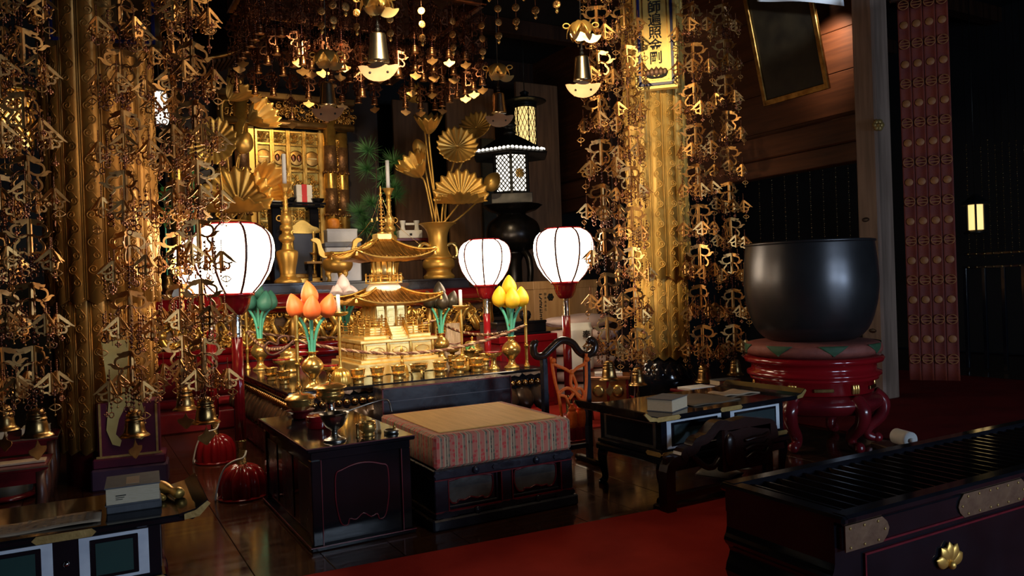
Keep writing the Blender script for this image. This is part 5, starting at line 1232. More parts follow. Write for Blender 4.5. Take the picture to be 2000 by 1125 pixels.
# ------------------------------------------------------------------ two-tier sutra desks
def gold_fit(w): return [(-w/2,0),(-w/2+.012,.012),(w/2-.012,.012),(w/2,0),(w/2-.012,-.012),(-w/2+.012,-.012)]
def sutra_desk(label,loc,rz,W,D,panelmat,H=.45):
    o=thing('sutra_desk',label,'desk',loc,rz,'two-tier black sutra desks')
    hw,hd=W/2,D/2
    MB().box(-hw,hw,-hd,hd,H-.024,H,.006).build('desk_top',BLACK,o)
    for s in (-1,1):  # upturned end
        MB().prism([(0,0),(.0,.012),(.05,.022),(.085,.045),(.09,.040),(.06,.0),(.04,-.012)],-hd,hd,M=Matrix.Translation((s*(hw-.02),0,H-.010))@Matrix.Scale(s,4,(1,0,0))).build('upturned_end',BLACK,o)
        for sy in (-1,1): MB().prism([(.015,.010),(.05,.018),(.085,.042),(.095,.032),(.06,-.004),(.015,-.008)],-.004,.004,M=Matrix.Translation((s*(hw-.02),sy*(hd+.001),H-.010))@Matrix.Scale(s,4,(1,0,0))).build('end_fitting',OCHRE,o)
    b0,b1=.235,H-.024
    MB().box(-hw+.075,hw-.075,-hd+.045,hd-.045,b0+.02,b1).build('desk_body',BLACK,o)
    MB().box(-hw+.06,hw-.06,-hd+.03,hd-.03,b0,b0+.022,.004).build('body_base',BLACK,o)
    hp=(b1-b0-.02)*.42; zc=(b0+.02+b1)/2
    iw=(W-.15)/2
    for k,xc in enumerate((-iw/2-.0,iw/2+.0)):
        pw=iw/2-.035
        pnl=MB().box(-pw,pw,-.004,0,-hp,hp).build('panel_border',WHITEP,o,(xc,-hd+.045,zc))
        MB().box(-pw+.03,pw-.03,-.008,-.003,-hp+.010,hp-.010,.002).build('panel_bevel',BLACK,pnl); MB().box(-pw+.045,pw-.045,-.011,-.007,-hp+.022,hp-.022).build('panel_field',panelmat,pnl)
    for s in (-1,1):
        pw=hd-.085
        pnl=MB().box(-.004,0,-pw,pw,-hp,hp).build('panel_border',GREYM,o,(s*(hw-.075)+(0 if s<0 else .004),0,zc)); MB().box(-.007,.003,-pw+.02,pw-.02,-hp+.016,hp-.016,.002).build('panel_field',BLACK,pnl)
    g=MB().prism(gold_fit(.17),-.004,0).mesh('edge_fitting',OCHRE); g2=MB().prism(gold_fit(.12),-.004,0).mesh('edge_fitting',OCHRE)
    inst('edge_fitting',g,o,(0.0,-hd-.0,H-.012)); inst('edge_fitting',g,o,(-hw+.085,-hd,H-.012))
    for x in (-hw+.12,.0,hw-.12): inst('edge_fitting',g2,o,(x,-hd+.03,b0+.011))
    inst('edge_fitting',g2,o,(-hw,-hd+.06,H-.012),(0,0,-PI/2)); inst('edge_fitting',g2,o,(-hw,hd-.06,H-.012),(0,0,-PI/2)); inst('edge_fitting',g2,o,(-hw+.06,-hd+.09,b0+.011),(0,0,-PI/2))
    MB().lathe(prof((.010,0),(.008,.006),(0,.009),n=2),10,M=Matrix.Rotation(PI/2,4,'X')).build('pin',SILVER,o,(0,-hd+.043,zc))
    # lower stool with cabriole legs
    MB().box(-hw+.05,hw-.05,-hd+.02,hd-.02,.195,.232,.008).build('stool_top',BLACK,o)
    MB().box(-hw+.07,hw-.07,-hd+.03,-hd+.05,.15,.195,.004).build('stool_apron',BLACK,o)
    for sx in (-1,1):
        for sy in (-1,1):
            x,y=sx*(hw-.085),sy*(hd-.055)
            MB().tube(catmull([(x,y,.20),(x+sx*.012,y,.15),(x,y,.08),(x-sx*.004,y,.03),(x+sx*.02,y-.0,.0)],4),[.036,.038,.038,.036,.034,.032,.030,.028,.026,.025,.024,.024,.025,.026,.028,.03,.034][:17],4,smooth=False).build('leg',BLACK,o)
    return o
sutra_desk('two-tier black sutra desk with white-bordered dark panels right of the dais',(3.06,3.345,0),F(1.5),1.08,.60,SLATE)
sutra_desk('two-tier black sutra desk with green panels at the left front',(-.045,2.92,0),F(-2),.68,.44,GREEN)
def book(label,loc,rz,w,d,h,cover,title=False):
    o=thing('sutra_book',label,'book',loc,rz)
    MB().box(-w/2+.004,w/2-.003,-d/2+.004,d/2-.004,.004,h-.004).build('pages',CREAM,o); MB().box(-w/2,w/2,-d/2,d/2,0,.004).build('back_cover',cover,o); MB().box(-w/2,w/2,-d/2,d/2,h-.004,h).build('front_cover',cover,o)
    if title: MB().box(-.02,.02,-.065,.045,h,h+.0012).build('title_slip',BUFF,o)
    return o
book('thick cream book with a grey cover on the right sutra desk',(2.755,3.20,.45),F(24),.20,.15,.068,GREYCOV)
pt=thing('paper_cover','brown folded wrapper lying in the middle of the right sutra desk','wrapper',(3.08,3.33,.451),F(2))
MB().grid(lambda u,v:((u-.5)*.36,(v-.5)*.34,.004+.003*math.sin(u*7+v*3)),10,10,.004).build('wrapper_sheet',mat('brown_wrapper',(.16,.12,.08),0,.7,(.12,.09,.06),8),pt)
fpp=thing('folded_letter','folded buff paper on the right end of the right sutra desk','paper',(3.42,3.37,.451),F(-6))
MB().grid(lambda u,v:((u-.5)*.26,(v-.5)*.16,.006+.006*math.sin(u*11)*(.4+.6*v)),16,6,.005).build('paper_sheet',BUFF,fpp)
# left desk things
lp=thing('scripture_sheet','long buff scripture sheet with faint writing on the left desk','paper',(-.20,2.83,.451),F(-3))
MB().grid(lambda u,v:((u-.5)*.50,(v-.5)*.14,.004+.003*math.sin(u*9)),20,4,.002).build('paper_sheet',BUFF,lp)
sc=MB(); rq=random.Random(9)
for i in range(20):
    for j in range(5): 
        if rq.random()<.75: sc.box(-.23+i*.023,-.23+i*.023+.009,-.055+j*.022,-.055+j*.022+.016*rq.random()+.003,.0085,.009)
sc.build('faint_writing',mat('faded_ink',(.30,.21,.14),0,.8),lp)
bb=book('thick white-paged book with slate cover and title slip on the left desk',(.15,2.92,.475),F(-4),.165,.19,.06,GREYCOV,True)
MB().box(-.05,-.02,-.0935,-.0925,.030,.033).box(-.05,-.025,-.0935,-.0925,.024,.026).box(-.05,-.03,-.0935,-.0925,.018,.020).build('printed_lines',INK,bb)
tag(MB().box(-.082,.082,-.098,.098,0,.024,.003).build('grey_book_case',GREYCOV,None,(.153,2.923,.4505),(0,0,F(-4))),'flat grey book case under the white-paged book','book case')
gtz=thing('gold_clapper','orange gilt ritual clapper lying on the right of the left desk','clapper',(.265,2.95,.451),F(20))
MB().lathe(prof((.012,-.10),(.024,-.07),(.020,-.02),(.012,.02),(.020,.06),(.016,.08)),14,M=Matrix.Translation((0,0,.022))@Matrix.Rotation(PI/2,4,'X')).build('clapper_body',GOLDL,gtz); MB().tube([(-.03,.05,.012),(-.045,-.05,.012)],.010,8).build('clapper_rod',GOLDL,gtz)
tag(MB().lathe(prof((.0,0),(.035,.004),(.042,.02),(.03,.036),(0,.04)),18).build('red_ball',RED,None,(0.37,3.28,0.0)),'small red ball on the floor by the left desk leg','ball')
# red lacquer tables in the left background
def red_table(label,loc,rz,W,D,H):
    o=thing('low_red_table',label,'table',loc,rz)
    MB().box(-W/2,W/2,-D/2,D/2,H-.02,H,.004).build('table_top',REDD,o); MB().box(-W/2+.03,W/2-.03,-D/2+.03,D/2-.03,H-.09,H-.02).build('apron',REDD,o)
    for sx in (-1,1):
        for sy in (-1,1): MB().tube([(sx*(W/2-.04),sy*(D/2-.04),H-.03),(sx*(W/2-.035),sy*(D/2-.04),H*.5),(sx*(W/2-.05),sy*(D/2-.04),0)],[.022,.026,.02],6).build('leg',mat('brown_red_wood',(.09,.03,.02),0,.4,(.06,.02,.012),6),o)
    MB().box(-W/2-.003,W/2+.003,-D/2-.004,-D/2,H-.006,H+.002).build('gilt_edge',COPPERF,o); MB().box(W/2,W/2+.004,-D/2,D/2,H-.006,H+.002).build('gilt_edge',COPPERF,o)
    return o
q=at(97,905,Z=.30); red_table('low dark red table with gilt edges behind the left desk',(q.x-.38,q.y+.14,0),F(-3),.76,.36,.30)
tag(MB().box(-.20,.20,-.045,.045,0,.012,.002).build('folded_scroll',BUFF,None,(q.x-.22,q.y+.10,.302),(0,0,F(-3))),'folded buff scroll on the low red table','scroll')
q=at(115,850,Z=.36); red_table('dark red table below the leftmost bell in the background',(q.x-.36,q.y+.17,0),F(-3),.72,.36,.36)
book('cream book on the dark red table behind the leftmost bell',(q.x-.42,q.y+.15,.362),F(-2),.30,.16,.05,CREAM); book('small cream book at the right end of the dark red table',(q.x-.12,q.y+.16,.362),F(-4),.14,.14,.045,CREAM)
q=at(30,975,Z=.0); vessel('low_wooden_gong','rounded dark wooden gong on the floor behind the left desk','wooden gong',(q.x-.05,q.y+.05,0),[('gong_body',prof((.10,0),(.13,.03),(.135,.08),(.10,.13),(.03,.15),(0,.15)),mat('dull_olive_wood',(.10,.10,.085),0,.5,(.07,.07,.06),6),24),('gong_cushion',prof((.13,0),(.16,.015),(.15,.035),(.10,.04)),REDD,24)])
# small tables at the back right
q=at(1215,760,Z=.30); st_=thing('sutra_side_table','small brown table with two gold oval panels beneath the garland bell','table',(3.71,5.01,0),F(-40)); st_.scale=(.8,.8,1)
AMB=mat('amber_lacquer',(.30,.10,.03),.2,.25,(.20,.06,.02),6)
MB().box(-.22,.22,-.19,.19,.375,.40,.005).build('table_top',AMB,st_); MB().box(-.20,.20,-.17,.17,.20,.375).build('table_body',AMB,st_)
for x in (-.19,.0,.19): MB().box(x-.012,x+.012,-.178,-.168,.20,.375,.003).build('stile',REDD,st_)
ov=MB().lathe([(.055,0),(.058,.006),(.03,.012),(0,.012)],24,sy=.8,M=Matrix.Rotation(PI/2,4,'X')).mesh('gold_oval',BRASS)
for x in (-.095,.095): inst('gold_oval',ov,st_,(x,-.170,.29))
for y in (-.085,.085): inst('gold_oval',ov,st_,(-.20,y,.29),(0,0,-PI/2))
MB().box(-.215,.215,-.185,.185,.17,.20,.004).build('body_base',REDD,st_)
for sx in (-1,1):
    for sy in (-1,1): MB().tube([(sx*.19,sy*.16,.18),(sx*.20,sy*.165,.11),(sx*.185,sy*.16,.0)],[.02,.018,.014],6).build('leg',REDD,st_)
book('pale open booklet on the small brown table',(3.71,5.01,.40),F(-36),.22,.14,.018,PAPER)
q=at(1385,742,Z=.36); t2=thing('dark_reading_table','low dark reading table with open books before the great bowl','table',(4.04,4.20,0),F(-2))
MB().box(-.30,.30,-.11,.11,.33,.352,.005).build('table_top',REDD,t2); MB().box(-.27,.27,-.09,.09,.26,.33).build('apron',BLACK,t2)
for sx in (-1,1):
    for sy in (-1,1): MB().box(sx*.25-.02,sx*.25+.02,sy*.08-.02,sy*.08+.02,0,.26,.004).build('leg',BLACK,t2)
book('open pale booklet on the left of the dark reading table',(3.89,4.20,.352),F(-3),.22,.15,.012,PAPER); book('cream bound book at the right of the dark reading table',(4.18,4.20,.352),F(-6),.20,.12,.04,GREYCOV)

# ------------------------------------------------------------------ great bronze bowl gong on its stand
q=at(1583,600,D=5.25); GX,GY=q.x,q.y
st=thing('bowl_stand','round red lacquer stand with brass mounts under the great bowl','stand',(GX,GY,0),.35)
MB().lathe([(.40,.47),(.43,.48),(.43,.50),(.40,.51),(.40,.555),(.44,.565),(.45,.585),(.44,.60),(.42,.605)],48).build('upper_ring',RED,st)
MB().lathe([(.36,.36),(.38,.37),(.38,.44),(.41,.45),(.415,.47),(.40,.475)],48).build('waist_ring',RED,st)
MB().lathe(prof((.36,.36),(.42,.33),(.43,.29),(.38,.24),(.34,.235)),48).build('apron_ring',REDD,st)
for k in range(6):
    a=TAU*k/6; ca,sa=math.cos(a),math.sin(a)
    pts=catmull([(r*ca,r*sa,z) for r,z in ((.38,.33),(.44,.27),(.42,.18),(.34,.10),(.34,.05),(.40,.03))],5)
    MB().tube(pts,[.055-.03*i/(len(pts)-1) for i in range(len(pts))],10).build('cabriole_leg',REDD,st); MB().sphere((.40*ca,.40*sa,.035),.035,12,8).build('ball_foot',REDD,st)
    for j in (-1,0,1):
        b=a+.05*j; MB().lathe(prof((.008,-.03),(.012,0),(.008,.03)),8).build('brass_mount',BRASS,st,(.385*math.cos(b),.385*math.sin(b),.405))
    MB().box(-.06,.06,-.006,.0,-.012,.012,.004).build('brass_plate',BRASSD,st,(.384*math.cos(a+.5),.384*math.sin(a+.5),.405),(0,0,a+.5+PI/2))
    b=a; MB().lathe(prof((.006,-.05),(.02,0),(.0,.04)),8).build('leg_mount',BRASSD,st,(.425*math.cos(b),.425*math.sin(b),.295))
cs=thing('bowl_cushion','round brocade cushion of pink and green petals under the great bowl','cushion',(GX,GY,.605))
MB().lathe(prof((.38,0),(.43,.02),(.44,.055),(.40,.09),(.2,.10),(0,.10)),48).build('cushion_pad',mat('dusky_pink_brocade',(.26,.07,.05),0,.7,(.20,.05,.035),20,.2,100),cs)
ptl=MB().prism([(-.10,.085),(0,.015),(.10,.085)],-.004,.004).mesh('green_petal',mat('green_brocade',(.03,.09,.035),0,.7,(.02,.06,.025),20))
for k in range(8):
    a=TAU*k/8+.2
    def gp(u,v,a=a): 
        z=.02+.065*v; b=a+(u-.5)*.44*v; rr=.438+.006-abs(z-.05)*.22; return (rr*math.cos(b),rr*math.sin(b),z)
    MB().grid(gp,8,6,.003).build('green_petal',MATS['green_brocade'],cs)
bw_=thing('bowl_gong','great black bronze bowl gong resting on its cushion','bowl gong',(GX,GY,.70))
MB().lathe(prof((.22,.0),(.30,.02),(.37,.10),(.415,.24),(.432,.38),(.428,.50),(.418,.60),(.412,.655)),64).build('bowl_body',mat('black_bronze_bowl',(.075,.073,.078),.8,.33,(.058,.056,.060),5,.02,12),bw_)
MB().lathe([(.412,.65),(.420,.655),(.420,.668),(.400,.668),(.398,.60),(.40,.4),(.36,.12),(.2,.03),(0,.03)],64).build('rim',MATS['black_bronze_bowl'],bw_)

# ------------------------------------------------------------------ offertory box in the front right
ob=thing('offertory_box','long black lacquered offertory box with slatted top and copper mounts','offertory box',(1.84,1.42,.012),F(-1))
W,D,H=2.0,.46,.46
MB().box(.04,W,.03,D-.03,.02,H-.09,.004).build('box_body',BLACK,ob)
MB().box(0,W,0,D,H-.10,H-.03,.005).build('upper_frame',BLACK,ob); MB().box(.0,W,-.012,.045,H-.028,H,.008).build('front_rail',BLACK,ob); MB().box(.0,W,D-.045,D+.012,H-.028,H,.008).build('rear_rail',BLACK,ob)
MB().box(-.012,.05,-.012,D+.012,H-.028,H-.002,.008).build('end_rail',BLACK,ob)
sl=MB().prism([(-.014,0),(.014,0),(.004,.02),(-.004,.02)],.045,D-.045).mesh('slat',BLACK)
for i in range(30): inst('slat',sl,ob,(.08+.062*i,0,H-.03))
MB().box(.04,W,.024,.031,H-.118,H-.112).box(.12,.126,.022,.031,0.02,H-.14).box(.12,W,.022,.031,H-.142,H-.136).build('red_line',REDLINE,ob)
def mount(w,h,rr):
    out=[(0,-h/2),(w-.03,-h/2),(w-.008,-h/4),(w,0),(w-.008,h/4),(w-.03,h/2),(0,h/2)]; return out
m1=MB().prism(mount(.19,.074,0),-.004,0); m1m=m1.mesh('copper_mount',COPPERF)
sdm=MB().lathe([(.0045,0),(.004,.002),(0,.003)],8,M=Matrix.Rotation(PI/2,4,'X')).mesh('mount_stud',OCHRE)
def put_mount(x,flip=False,w=.135):
    o=inst('copper_mount',m1m,ob,(x,-.001,H-.066),None,(-1 if flip else 1,1,1))
    for sx,sz in ((.02,.027),(.08,.027),(.14,.027),(.02,-.027),(.08,-.027),(.14,-.027),(.17,0)): inst('mount_stud',sdm,o,(sx,-.004,sz))
put_mount(.004); put_mount(.72,True); put_mount(.72)
fl_=MB()
for k in range(5):
    a=F(-70+35*k); fl_.lathe(prof((0,0),(.020,.03),(.018,.055),(0,.072)),10,sy=.35,M=Matrix.Rotation(a,4,'Y'))
fl_.sphere((0,-.004,0),.014,10,6); fl_.build('gold_flower_crest',GOLDL,ob,(.52,.022,H-.25))
MB().prism(smooth2([(0,0),(.0,-.12),(-.015,-.16),(.01,-.20),(-.012,-.26),(.02,-.34),(.0,-.44),(.06,-.44),(.06,0)],3),0.02,D-.02,M=Matrix.Translation((-.012,0,H-.02))).build('carved_end',BLACK,ob)
# carved dark chair end standing between desk and box
cv=thing('carved_chair_frame','dark carved wooden chair frame with scalloped arch in front of the right desk','chair',(2.85,2.92,0),F(0)); cv.scale=(1.04,1,.93)
CW=mat('dark_carved_rosewood',(.022,.007,.005),0,.3,(.013,.004,.003),6,.1,30)
arch=smooth2([(-.34,0),(-.34,.22),(-.30,.27),(-.26,.275),(-.24,.31),(-.19,.32),(-.16,.355),(-.10,.37),(-.04,.42),(.0,.425),(.06,.41),(.16,.42),(.26,.40),(.34,.38),(.36,.30)],4)
MB().ribbon([(x,z) for x,z in arch],.055,.06).build('scalloped_arch',CW,cv)
MB().box(.0,.34,-.03,.03,.16,.40,.01).build('carved_panel',CW,cv)
MB().lathe(prof((.0,-.09),(.03,-.06),(.032,.06),(.0,.10)),12,sy=.6).build('carved_boss',CW,cv,(.04,-.03,.28))
for k in range(3): MB().tube(catmull([(.14,-.035,.22+.05*k),(.20,-.045,.25+.04*k),(.27,-.04,.23+.05*k),(.31,-.03,.26+.04*k)],5),.010,6).build('carved_scroll',CW,cv)
MB().tube(catmull([(-.20,0,.30),(-.12,-.01,.22),(-.06,-.01,.20),(.0,0,.24)],6),.016,8).build('carved_branch',CW,cv)
for x in (-.33,.33): MB().box(x-.025,x+.025,-.02,.02,0,.30,.006).build('leg',CW,cv); MB().box(x-.025,x+.025,.0,.10,0,.03,.006).build('foot_block',CW,cv)
MB().box(-.34,.34,-.018,.018,.06,.10,.006).build('lower_rail',CW,cv)
tag(MB().grid(lambda u,v:((u-.5)*.30,(v-.5)*.22,.004+.02*u*v+.01*math.sin(u*6)),8,8,.003).build('loose_paper',PAPER,None,(3.30,3.35,.001),(0,0,F(20))),'white paper on the floor seen through the carved chair frame','paper')
q=at(1765,852,D=4.1); tag(MB().lathe(prof((.0,-.06),(.038,-.06),(.042,-.04),(.042,.04),(.038,.06),(.0,.06),n=2),22,M=Matrix.Rotation(PI/2,4,'X')).tube([(0,-.058,0),(0,-.075,0)],.012,8).build('paper_roll',PAPER,None,(q.x,q.y,q.z-.01),(0,0,F(-20))),'white paper roll lying beyond the far edge of the offertory box','paper roll')
rb=thing('roll_stool','small dark stool carrying the white paper roll','stool',(q.x,q.y,0),F(-20)); zt=q.z-.01-.042
MB().box(-.10,.10,-.14,.14,zt-.03,zt,.005).build('stool_top',DARKW,rb)
for sx in (-1,1):
    for sy in (-1,1): MB().box(sx*.08-.015,sx*.08+.015,sy*.12-.015,sy*.12+.015,0,zt-.03,.003).build('leg',DARKW,rb)
# ------------------------------------------------------------------ hanging gilt garlands (yoraku)
def wing_shapes(b,s,M,th=.005,small=False):
    """one pierced wing: spine on the axis, leaf, ring, curl"""
    P=lambda pts:[(x*s,z*s) for x,z in pts]
    def R(pts,w0,w1=None,w2=None,n=4,t=1.0):
        q=P(smooth2(pts,n)); m=len(q); w1=w1 or w0; w2=w2 or w0
        b.ribbon(q,[s*((w0+(w1-w0)*2*i/(m-1)) if i<m/2 else (w1+(w2-w1)*(2*i/(m-1)-1))) for i in range(m)],th*t,M)
    if not small:
        b.ribbon(P([(.03,0),(.03,-1)]),[.06*s,.085*s],th*2.0,M)
        R([(.03,-.04),(.14,-.09),(.28,-.12),(.40,-.08)],.10,.17,.03)           # top leaf
        R([(.22,-.15),(.42,-.22),(.46,-.36),(.36,-.48),(.20,-.50),(.07,-.44)],.07,.055,.06)   # round opening
        R([(.33,-.49),(.46,-.47),(.56,-.38),(.66,-.37)],.07,.10,.02)             # outward curl
        R([(.30,-.50),(.27,-.58),(.37,-.70),(.38,-.82),(.29,-.92),(.17,-.90),(.05,-.97)],.06,.065,.05)   # lower lobe
    else:
        b.ribbon(P([(.04,0),(.04,-1)]),[.09*s,.12*s],th*1.8,M)
        R([(.04,-.03),(.22,-.20),(.40,-.36),(.56,-.50),(.72,-.60)],.14,.15,.03)
        R([(.10,-.50),(.22,-.58),(.38,-.60),(.52,-.56)],.08,.08,.08)
        R([(.30,-.58),(.38,-.72),(.32,-.86),(.18,-.87),(.06,-.95)],.09,.09,.07)
def ornament(s,small=False,n=3):
    b=MB()
    for k in range(n): wing_shapes(b,s,Matrix.Rotation(TAU*k/n,4,'Z'),small=small)
    return b
big=ornament(.18).mesh('wing_ornament',YORAKU); sml=ornament(.105,True,3).mesh('pendant_ornament',YORAKU)
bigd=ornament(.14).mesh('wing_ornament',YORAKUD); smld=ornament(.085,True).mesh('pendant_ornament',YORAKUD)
def bead_chain(L,r=.0075,step=.021,lead=0):
    b=MB(); z=-lead
    pf=[(.0016,0)]
    while z>-L: pf+=[(.0016,z),(r*.8,z-r*.4),(r,z-r),(r*.8,z-r*1.6),(.0016,z-2*r)]; z-=step
    return b.lathe(pf,7)
bc=bead_chain(.145).mesh('bead_chain',BEAD); chn=bead_chain(.06,.0036,.009).mesh('fine_chain',YORAKUD)
loz=MB()
pts=[(.022*math.cos(a*TAU/10)*(1.15 if a%5==0 else .85),0,.015*math.sin(a*TAU/10)) for a in range(10)]
loz.tube(pts,.0034,5,closed=True).tube([(0,0,.014),(0,0,-.014)],.003,5).tube([(0,0,.016),(0,0,.045)],.0014,4)
loz.tube([(0,0,-.014),(0,0,-.03)],.0014,4).sphere((0,0,-.036),.0055,6,5)
lozm=loz.mesh('eye_drop',YORAKU)
flw=MB()
for k in range(4): flw.sphere((.009*math.cos(TAU*k/4),0,.009*math.sin(TAU*k/4)),.0065,6,4)
flw.sphere((0,-.003,0),.004,6,4).tube([(0,0,.012),(0,0,.05)],.0014,4); flwm=flw.mesh('flower_drop',mat('pinkish_copper',(.70,.34,.20),1,.35,(.5,.2,.1),20))
rdt=random.Random(21)
def tassel(seed):
    q=random.Random(seed); b=MB()
    for i in range(16):
        a=q.uniform(0,TAU); r=q.uniform(.03,.125); x,y=r*math.cos(a),r*math.sin(a); z0=q.uniform(-.02,-.12); L=q.uniform(.05,.15)
        b.tube([(x,y,z0),(x,y,z0-L)],.0013,3)
        for k in range(int(L/.02)): b.sphere((x,y,z0-.02*k-.008),q.uniform(.0045,.0075),5,4)
        if q.random()<.6:
            b.tube([(x+.014*math.cos(t*TAU/7),y,z0-L-.014+.014*math.sin(t*TAU/7)) for t in range(7)],.0034,4,closed=True)
    # short arms the drops hang from
    for k in range(4):
        a=TAU*k/8+q.uniform(-.1,.1); b.tube(catmull([(0,0,.0),(.03*math.cos(a),.03*math.sin(a),.008),(.06*math.cos(a),.06*math.sin(a),-.01),(.07*math.cos(a),.07*math.sin(a),-.03)],3),.0025,4)
    return b.mesh('bead_fringe',YORAKUD)
tas=[tassel(s) for s in (1,2,3)]
bell_m=MB().lathe(prof((.072,0),(.066,.008),(.052,.022),(.046,.06),(.042,.075))+[(.044,.078),(.044,.086),(.040,.088),(.038,.10),(.040,.102),(.040,.110),(.034,.113)]+prof((.034,.113),(.026,.128),(.010,.134)),28,lobes=0).tube([(0,0,.13),(0,0,.17)],.004,5).mesh('garland_bell',BRASSD)
clapm=MB().prism(smooth2([(0,.05),(.02,.02),(.06,.012),(.055,-.01),(.03,-.025),(0,-.045),(-.03,-.025),(-.055,-.01),(-.06,.012),(-.02,.02),(0,.05)],2)[:-1],-.002,.002).tube([(0,0,.04),(0,0,.10)],.0016,4).mesh('clapper_plate',YORAKU)
def garland(label,x,y,zb,top=3.30,sp=.305,ph=0.0):
    o=thing('gilt_garland',label,'garland',(x,y,zb),0,'tall gilt garlands hanging at the front')
    inst('garland_bell',bell_m,o,(0,0,0)); inst('clapper_plate',clapm,o,(0,0,-.07),(0,0,rdt.uniform(0,6)))
    z=.13; k=0
    while zb+z+.30<top:
        zt=z+.30
        inst('bead_chain',bc,o,(0,0,z+.150))
        inst('wing_ornament',big,o,(0,0,zt+.005),(0,0,ph+rdt.uniform(0,PI/2)))
        inst('bead_fringe',tas[k%3],o,(0,0,z+.12+.10),(0,0,rdt.uniform(0,6)))['kind']='stuff'
        a0=rdt.uniform(0,PI/2)
        for j in range(4):
            a=a0+TAU*j/4+rdt.uniform(-.15,.15); r=.115; dz=rdt.uniform(-.02,.02)
            pxy=(r*math.cos(a),r*math.sin(a),zt-.085+dz)
            inst('fine_chain',chn,o,pxy); inst('pendant_ornament',sml,o,(pxy[0],pxy[1],pxy[2]-.058),(0,0,rdt.uniform(0,PI)))
            inst('eye_drop' if j%2 else 'flower_drop',lozm if j%2 else flwm,o,(pxy[0]*1.18,pxy[1]*1.18,pxy[2]-.20+rdt.uniform(-.03,.03)),(0,0,rdt.uniform(-.8,.3)))
            inst('flower_drop' if j%2 else 'eye_drop',flwm if j%2 else lozm,o,(pxy[0]*.9+.02,pxy[1]*.9-.03,pxy[2]-.13+rdt.uniform(-.03,.03)),(0,0,rdt.uniform(-.8,.3)))
        z+=sp; k+=1
    MB().tube([(0,0,z-.02),(0,0,top+.02-zb)],.006,6).build('hanging_cord',YORAKUD,o)
    return o
def gar(px,py,Y,label): 
    q=at(px,py,Y=Y); garland(label,q.x,q.y,q.z,3.75)
gar(72,852,4.35,'tall gilt garland with a bell in front of the dark red table')
gar(8,840,4.85,'tall gilt garland cut by the left edge of the picture')
gar(263,852,4.35,'tall gilt garland with a bell in front of the left pillar plinth')
gar(362,800,4.88,'tall gilt garland with a small bell beside the far left lamp')
gar(402,826,4.22,'tall gilt garland with a bell crossing the left globes')
gar(1190,742,4.28,'tall gilt garland just right of the gong stand')
gar(1246,752,4.60,'tall gilt garland ending before the small brown table')
gar(1376,746,4.36,'tall gilt garland ending over the dark reading table')
gar(1437,732,4.80,'tall gilt garland nearest the great bowl')

# ------------------------------------------------------------------ canopies and their short strands
def canopy(label,cx,cy,w,d,z):
    o=thing('hanging_canopy',label,'canopy',(cx,cy,z))
    for bx in ((-w/2,w/2,-d/2,-d/2+.06,0,.16),(-w/2,w/2,d/2-.06,d/2,0,.16),(-w/2,-w/2+.06,-d/2,d/2,0,.16),(w/2-.06,w/2,-d/2,d/2,0,.16)): MB().box(*bx,.01).build('canopy_rail',YORAKUD,o)
    MB().box(-w/2+.05,w/2-.05,-d/2+.05,d/2-.05,.12,.16).build('canopy_panel',DARKW,o); MB().tube([(0,0,.16),(0,0,4.6-z)],.012,6).build('hanging_rod',IRONB,o)
    return o
sbell=MB().lathe(prof((.034,0),(.028,.008),(.026,.03),(.024,.04))+[(.026,.042),(.026,.047),(.022,.05),(.020,.058),(.022,.06),(.010,.07),(.004,.075)],14).mesh('small_bell',mat('reddish_brass',(.55,.26,.11),1,.33,(.3,.12,.05),12))
dch=bead_chain(.20,.006,.017).mesh('bead_chain',BEAD)
med=MB().lathe([(.026,0),(.028,.004),(.02,.006),(.006,.003),(0,.006)],14,M=Matrix.Rotation(PI/2,4,'X'))
for k in range(6): med.tube([(.0,-.004,0),(.022*math.cos(TAU*k/6),-.006,.022*math.sin(TAU*k/6))],.002,4)
medm=med.mesh('medallion',YORAKU)
def short_strand(x,y,ztop,L,label,group,rich=True):
    o=thing('canopy_strand',label,'strand',(x,y,ztop),0,group); z=0; k=0
    while z+.24<L:
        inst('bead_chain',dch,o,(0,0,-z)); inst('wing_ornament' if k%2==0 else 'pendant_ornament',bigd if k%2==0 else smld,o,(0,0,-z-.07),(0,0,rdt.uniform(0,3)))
        inst('bead_fringe',tas[(k+int(x*10))%3],o,(0,0,-z-.05),(0,0,rdt.uniform(0,6)),.55)['kind']='stuff'
        z+=.20; k+=1
    inst('small_bell',sbell,o,(0,0,-z-.075))
    if rdt.random()<.4: inst('clapper_plate',clapm,o,(0,0,-z-.12),(0,0,rdt.uniform(-1,.2)),.8)
    return o
canopy('dark copper canopy hung with strands over the rear of the altar',2.18,6.35,1.95,1.1,3.55)
n=0
def perim(cx,cy,w,d,step):
    out=[]; nx=int(w/step); ny=int(d/step)
    for i in range(nx+1): out+= [(cx-w/2+w*i/nx,cy-d/2),(cx-w/2+w*i/nx,cy+d/2)]
    for j in range(1,ny): out+= [(cx-w/2,cy-d/2+d*j/ny),(cx+w/2,cy-d/2+d*j/ny)]
    return out
for (x,y) in perim(2.18,6.35,1.85,1.0,.15):
    L=.70+.22*math.sin(x*4.1+y)*.5+rdt.uniform(-.10,.12)
    side='front row' if y<5.9 else 'rear row' if y>6.8 else 'left side' if x<2 else 'right side'
    short_strand(x,y,3.55,L,'dark copper bead strand with a small bell in the '+side+' of the rear canopy','strands in the '+side+' of the rear canopy')
for i in range(9):
    for j in range(3):
        x,y=1.40+.195*i+rdt.uniform(-.03,.03),6.05+.28*j
        short_strand(x,y,3.67,.74+rdt.uniform(-.12,.1),'dark copper bead strand with a small bell in the middle of the rear canopy','strands in the middle of the rear canopy')
canopy('dark copper canopy with hanging chimes above the dais',2.17,4.72,1.50,1.30,3.62)
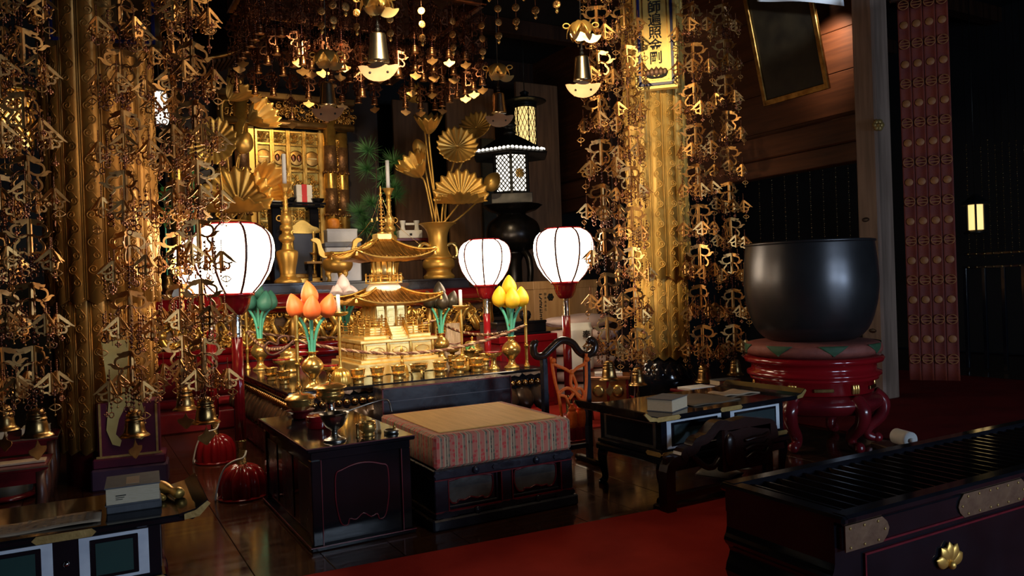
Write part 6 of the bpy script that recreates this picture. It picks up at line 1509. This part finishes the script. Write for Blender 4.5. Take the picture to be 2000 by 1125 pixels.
for (x,y) in perim(2.17,4.72,1.25,1.05,.25):
    o=thing('medallion_strand','fine strand of gilt medallions under the front canopy','strand',(x,y,3.76),0,'medallion strands of the front canopy'); L=.72+rdt.uniform(0,.10)
    MB().tube([(0,0,0),(0,0,-L)],.002,4).build('fine_chain',YORAKUD,o)
    for k in range(3): inst('medallion',medm,o,(0,0,-L+.10*k),(0,0,rdt.uniform(-1,.3)))
    inst('drop',bc,o,(0,0,-L)) if False else MB().lathe(prof((0,-.05),(.012,-.035),(.006,-.012),(.002,0)),10).build('drop',BRASS,o,(0,0,-L-.012))
# four corner chimes
CHB=mat('grey_gilt_chime',(.62,.50,.30),1,.26,(.45,.36,.24),6,.03,20)
plate=smooth2([(-.115,.030),(-.09,.034),(-.055,.030),(-.03,.045),(0,.05),(.03,.045),(.055,.030),(.09,.034),(.115,.030),(.10,-.005),(.06,-.045),(.0,-.060),(-.06,-.045),(-.10,-.005),(-.115,.030)],2)[:-1]
def chime(label,x,y,z):
    o=thing('corner_chime',label,'chime',(x,y,z),-YAW,'corner chimes of the front canopy')
    MB().lathe(prof((.062,0),(.060,.01),(.050,.09),(.045,.145),(.036,.155),(0,.158)),28).build('chime_bell',CHB,o)
    p=MB().prism(plate,-.0015,.0015).build('wind_plate',mat('pinkish_gilt_plate',(.62,.36,.20),.8,.45,(.5,.26,.14),8),o,(0,-.01,-.055))
    for s in (-1,1): MB().lathe([(.008,0),(0,.002)],8,M=Matrix.Rotation(PI/2,4,'X')).build('plate_hole',INK,p,(s*.05,-.0016,-.008))
    MB().tube([(0,0,.15),(0,0,.26)],.006,6).sphere((0,0,.18),.014,8,6).sphere((0,0,.205),.012,8,6).build('link',IRONB,o)
    for (dx,dz) in ((-.01,.285),(.065,.27)):
        MB().prism([(a*.55,b*.55) for a,b in plate],-.001,.001).build('side_plate',mat('bright_gilt_plate',(.95,.72,.32),.9,.35,(.85,.6,.22),8),o,(dx,-.02,dz))
    leaf=MB()
    for k in range(6):
        a=TAU*k/6; leaf.grid(lambda u,v:((.02+.075*math.sin(u*1.7))*1.0,(v-.5)*.075*math.sin(PI*(.25+.75*u))**.8,.075*math.cos(u*1.9)-.03*abs(v-.5)),7,6,.002,M=Matrix.Rotation(a,4,'Z')@Matrix.Translation((0,0,.315)))
    leaf.build('leaf_cap',GOLDL,o)
    for s in (-1,1): MB().tube([(s*.095+.022*math.cos(t*TAU/12),0,.36+.016*math.sin(t*TAU/12)) for t in range(12)],.005,6,closed=True).build('cap_ring',GOLDL,o)
    MB().tube([(0,0,.38),(0,0,3.77-z)],.004,5).build('hanging_chain',IRONB,o)
for px,py,Y,l in ((740,121,4.12,'grey-gilt chime with leaf cap above the pagoda, front corner'),(1138,158,4.12,'grey-gilt chime with leaf cap left of the right garlands'),(641,206,5.33,'grey-gilt chime with leaf cap before the shrine column'),(975,221,5.33,'grey-gilt chime with leaf cap before the black lantern')):
    q=at(px,py,Y=Y); chime(l,q.x,q.y,q.z)
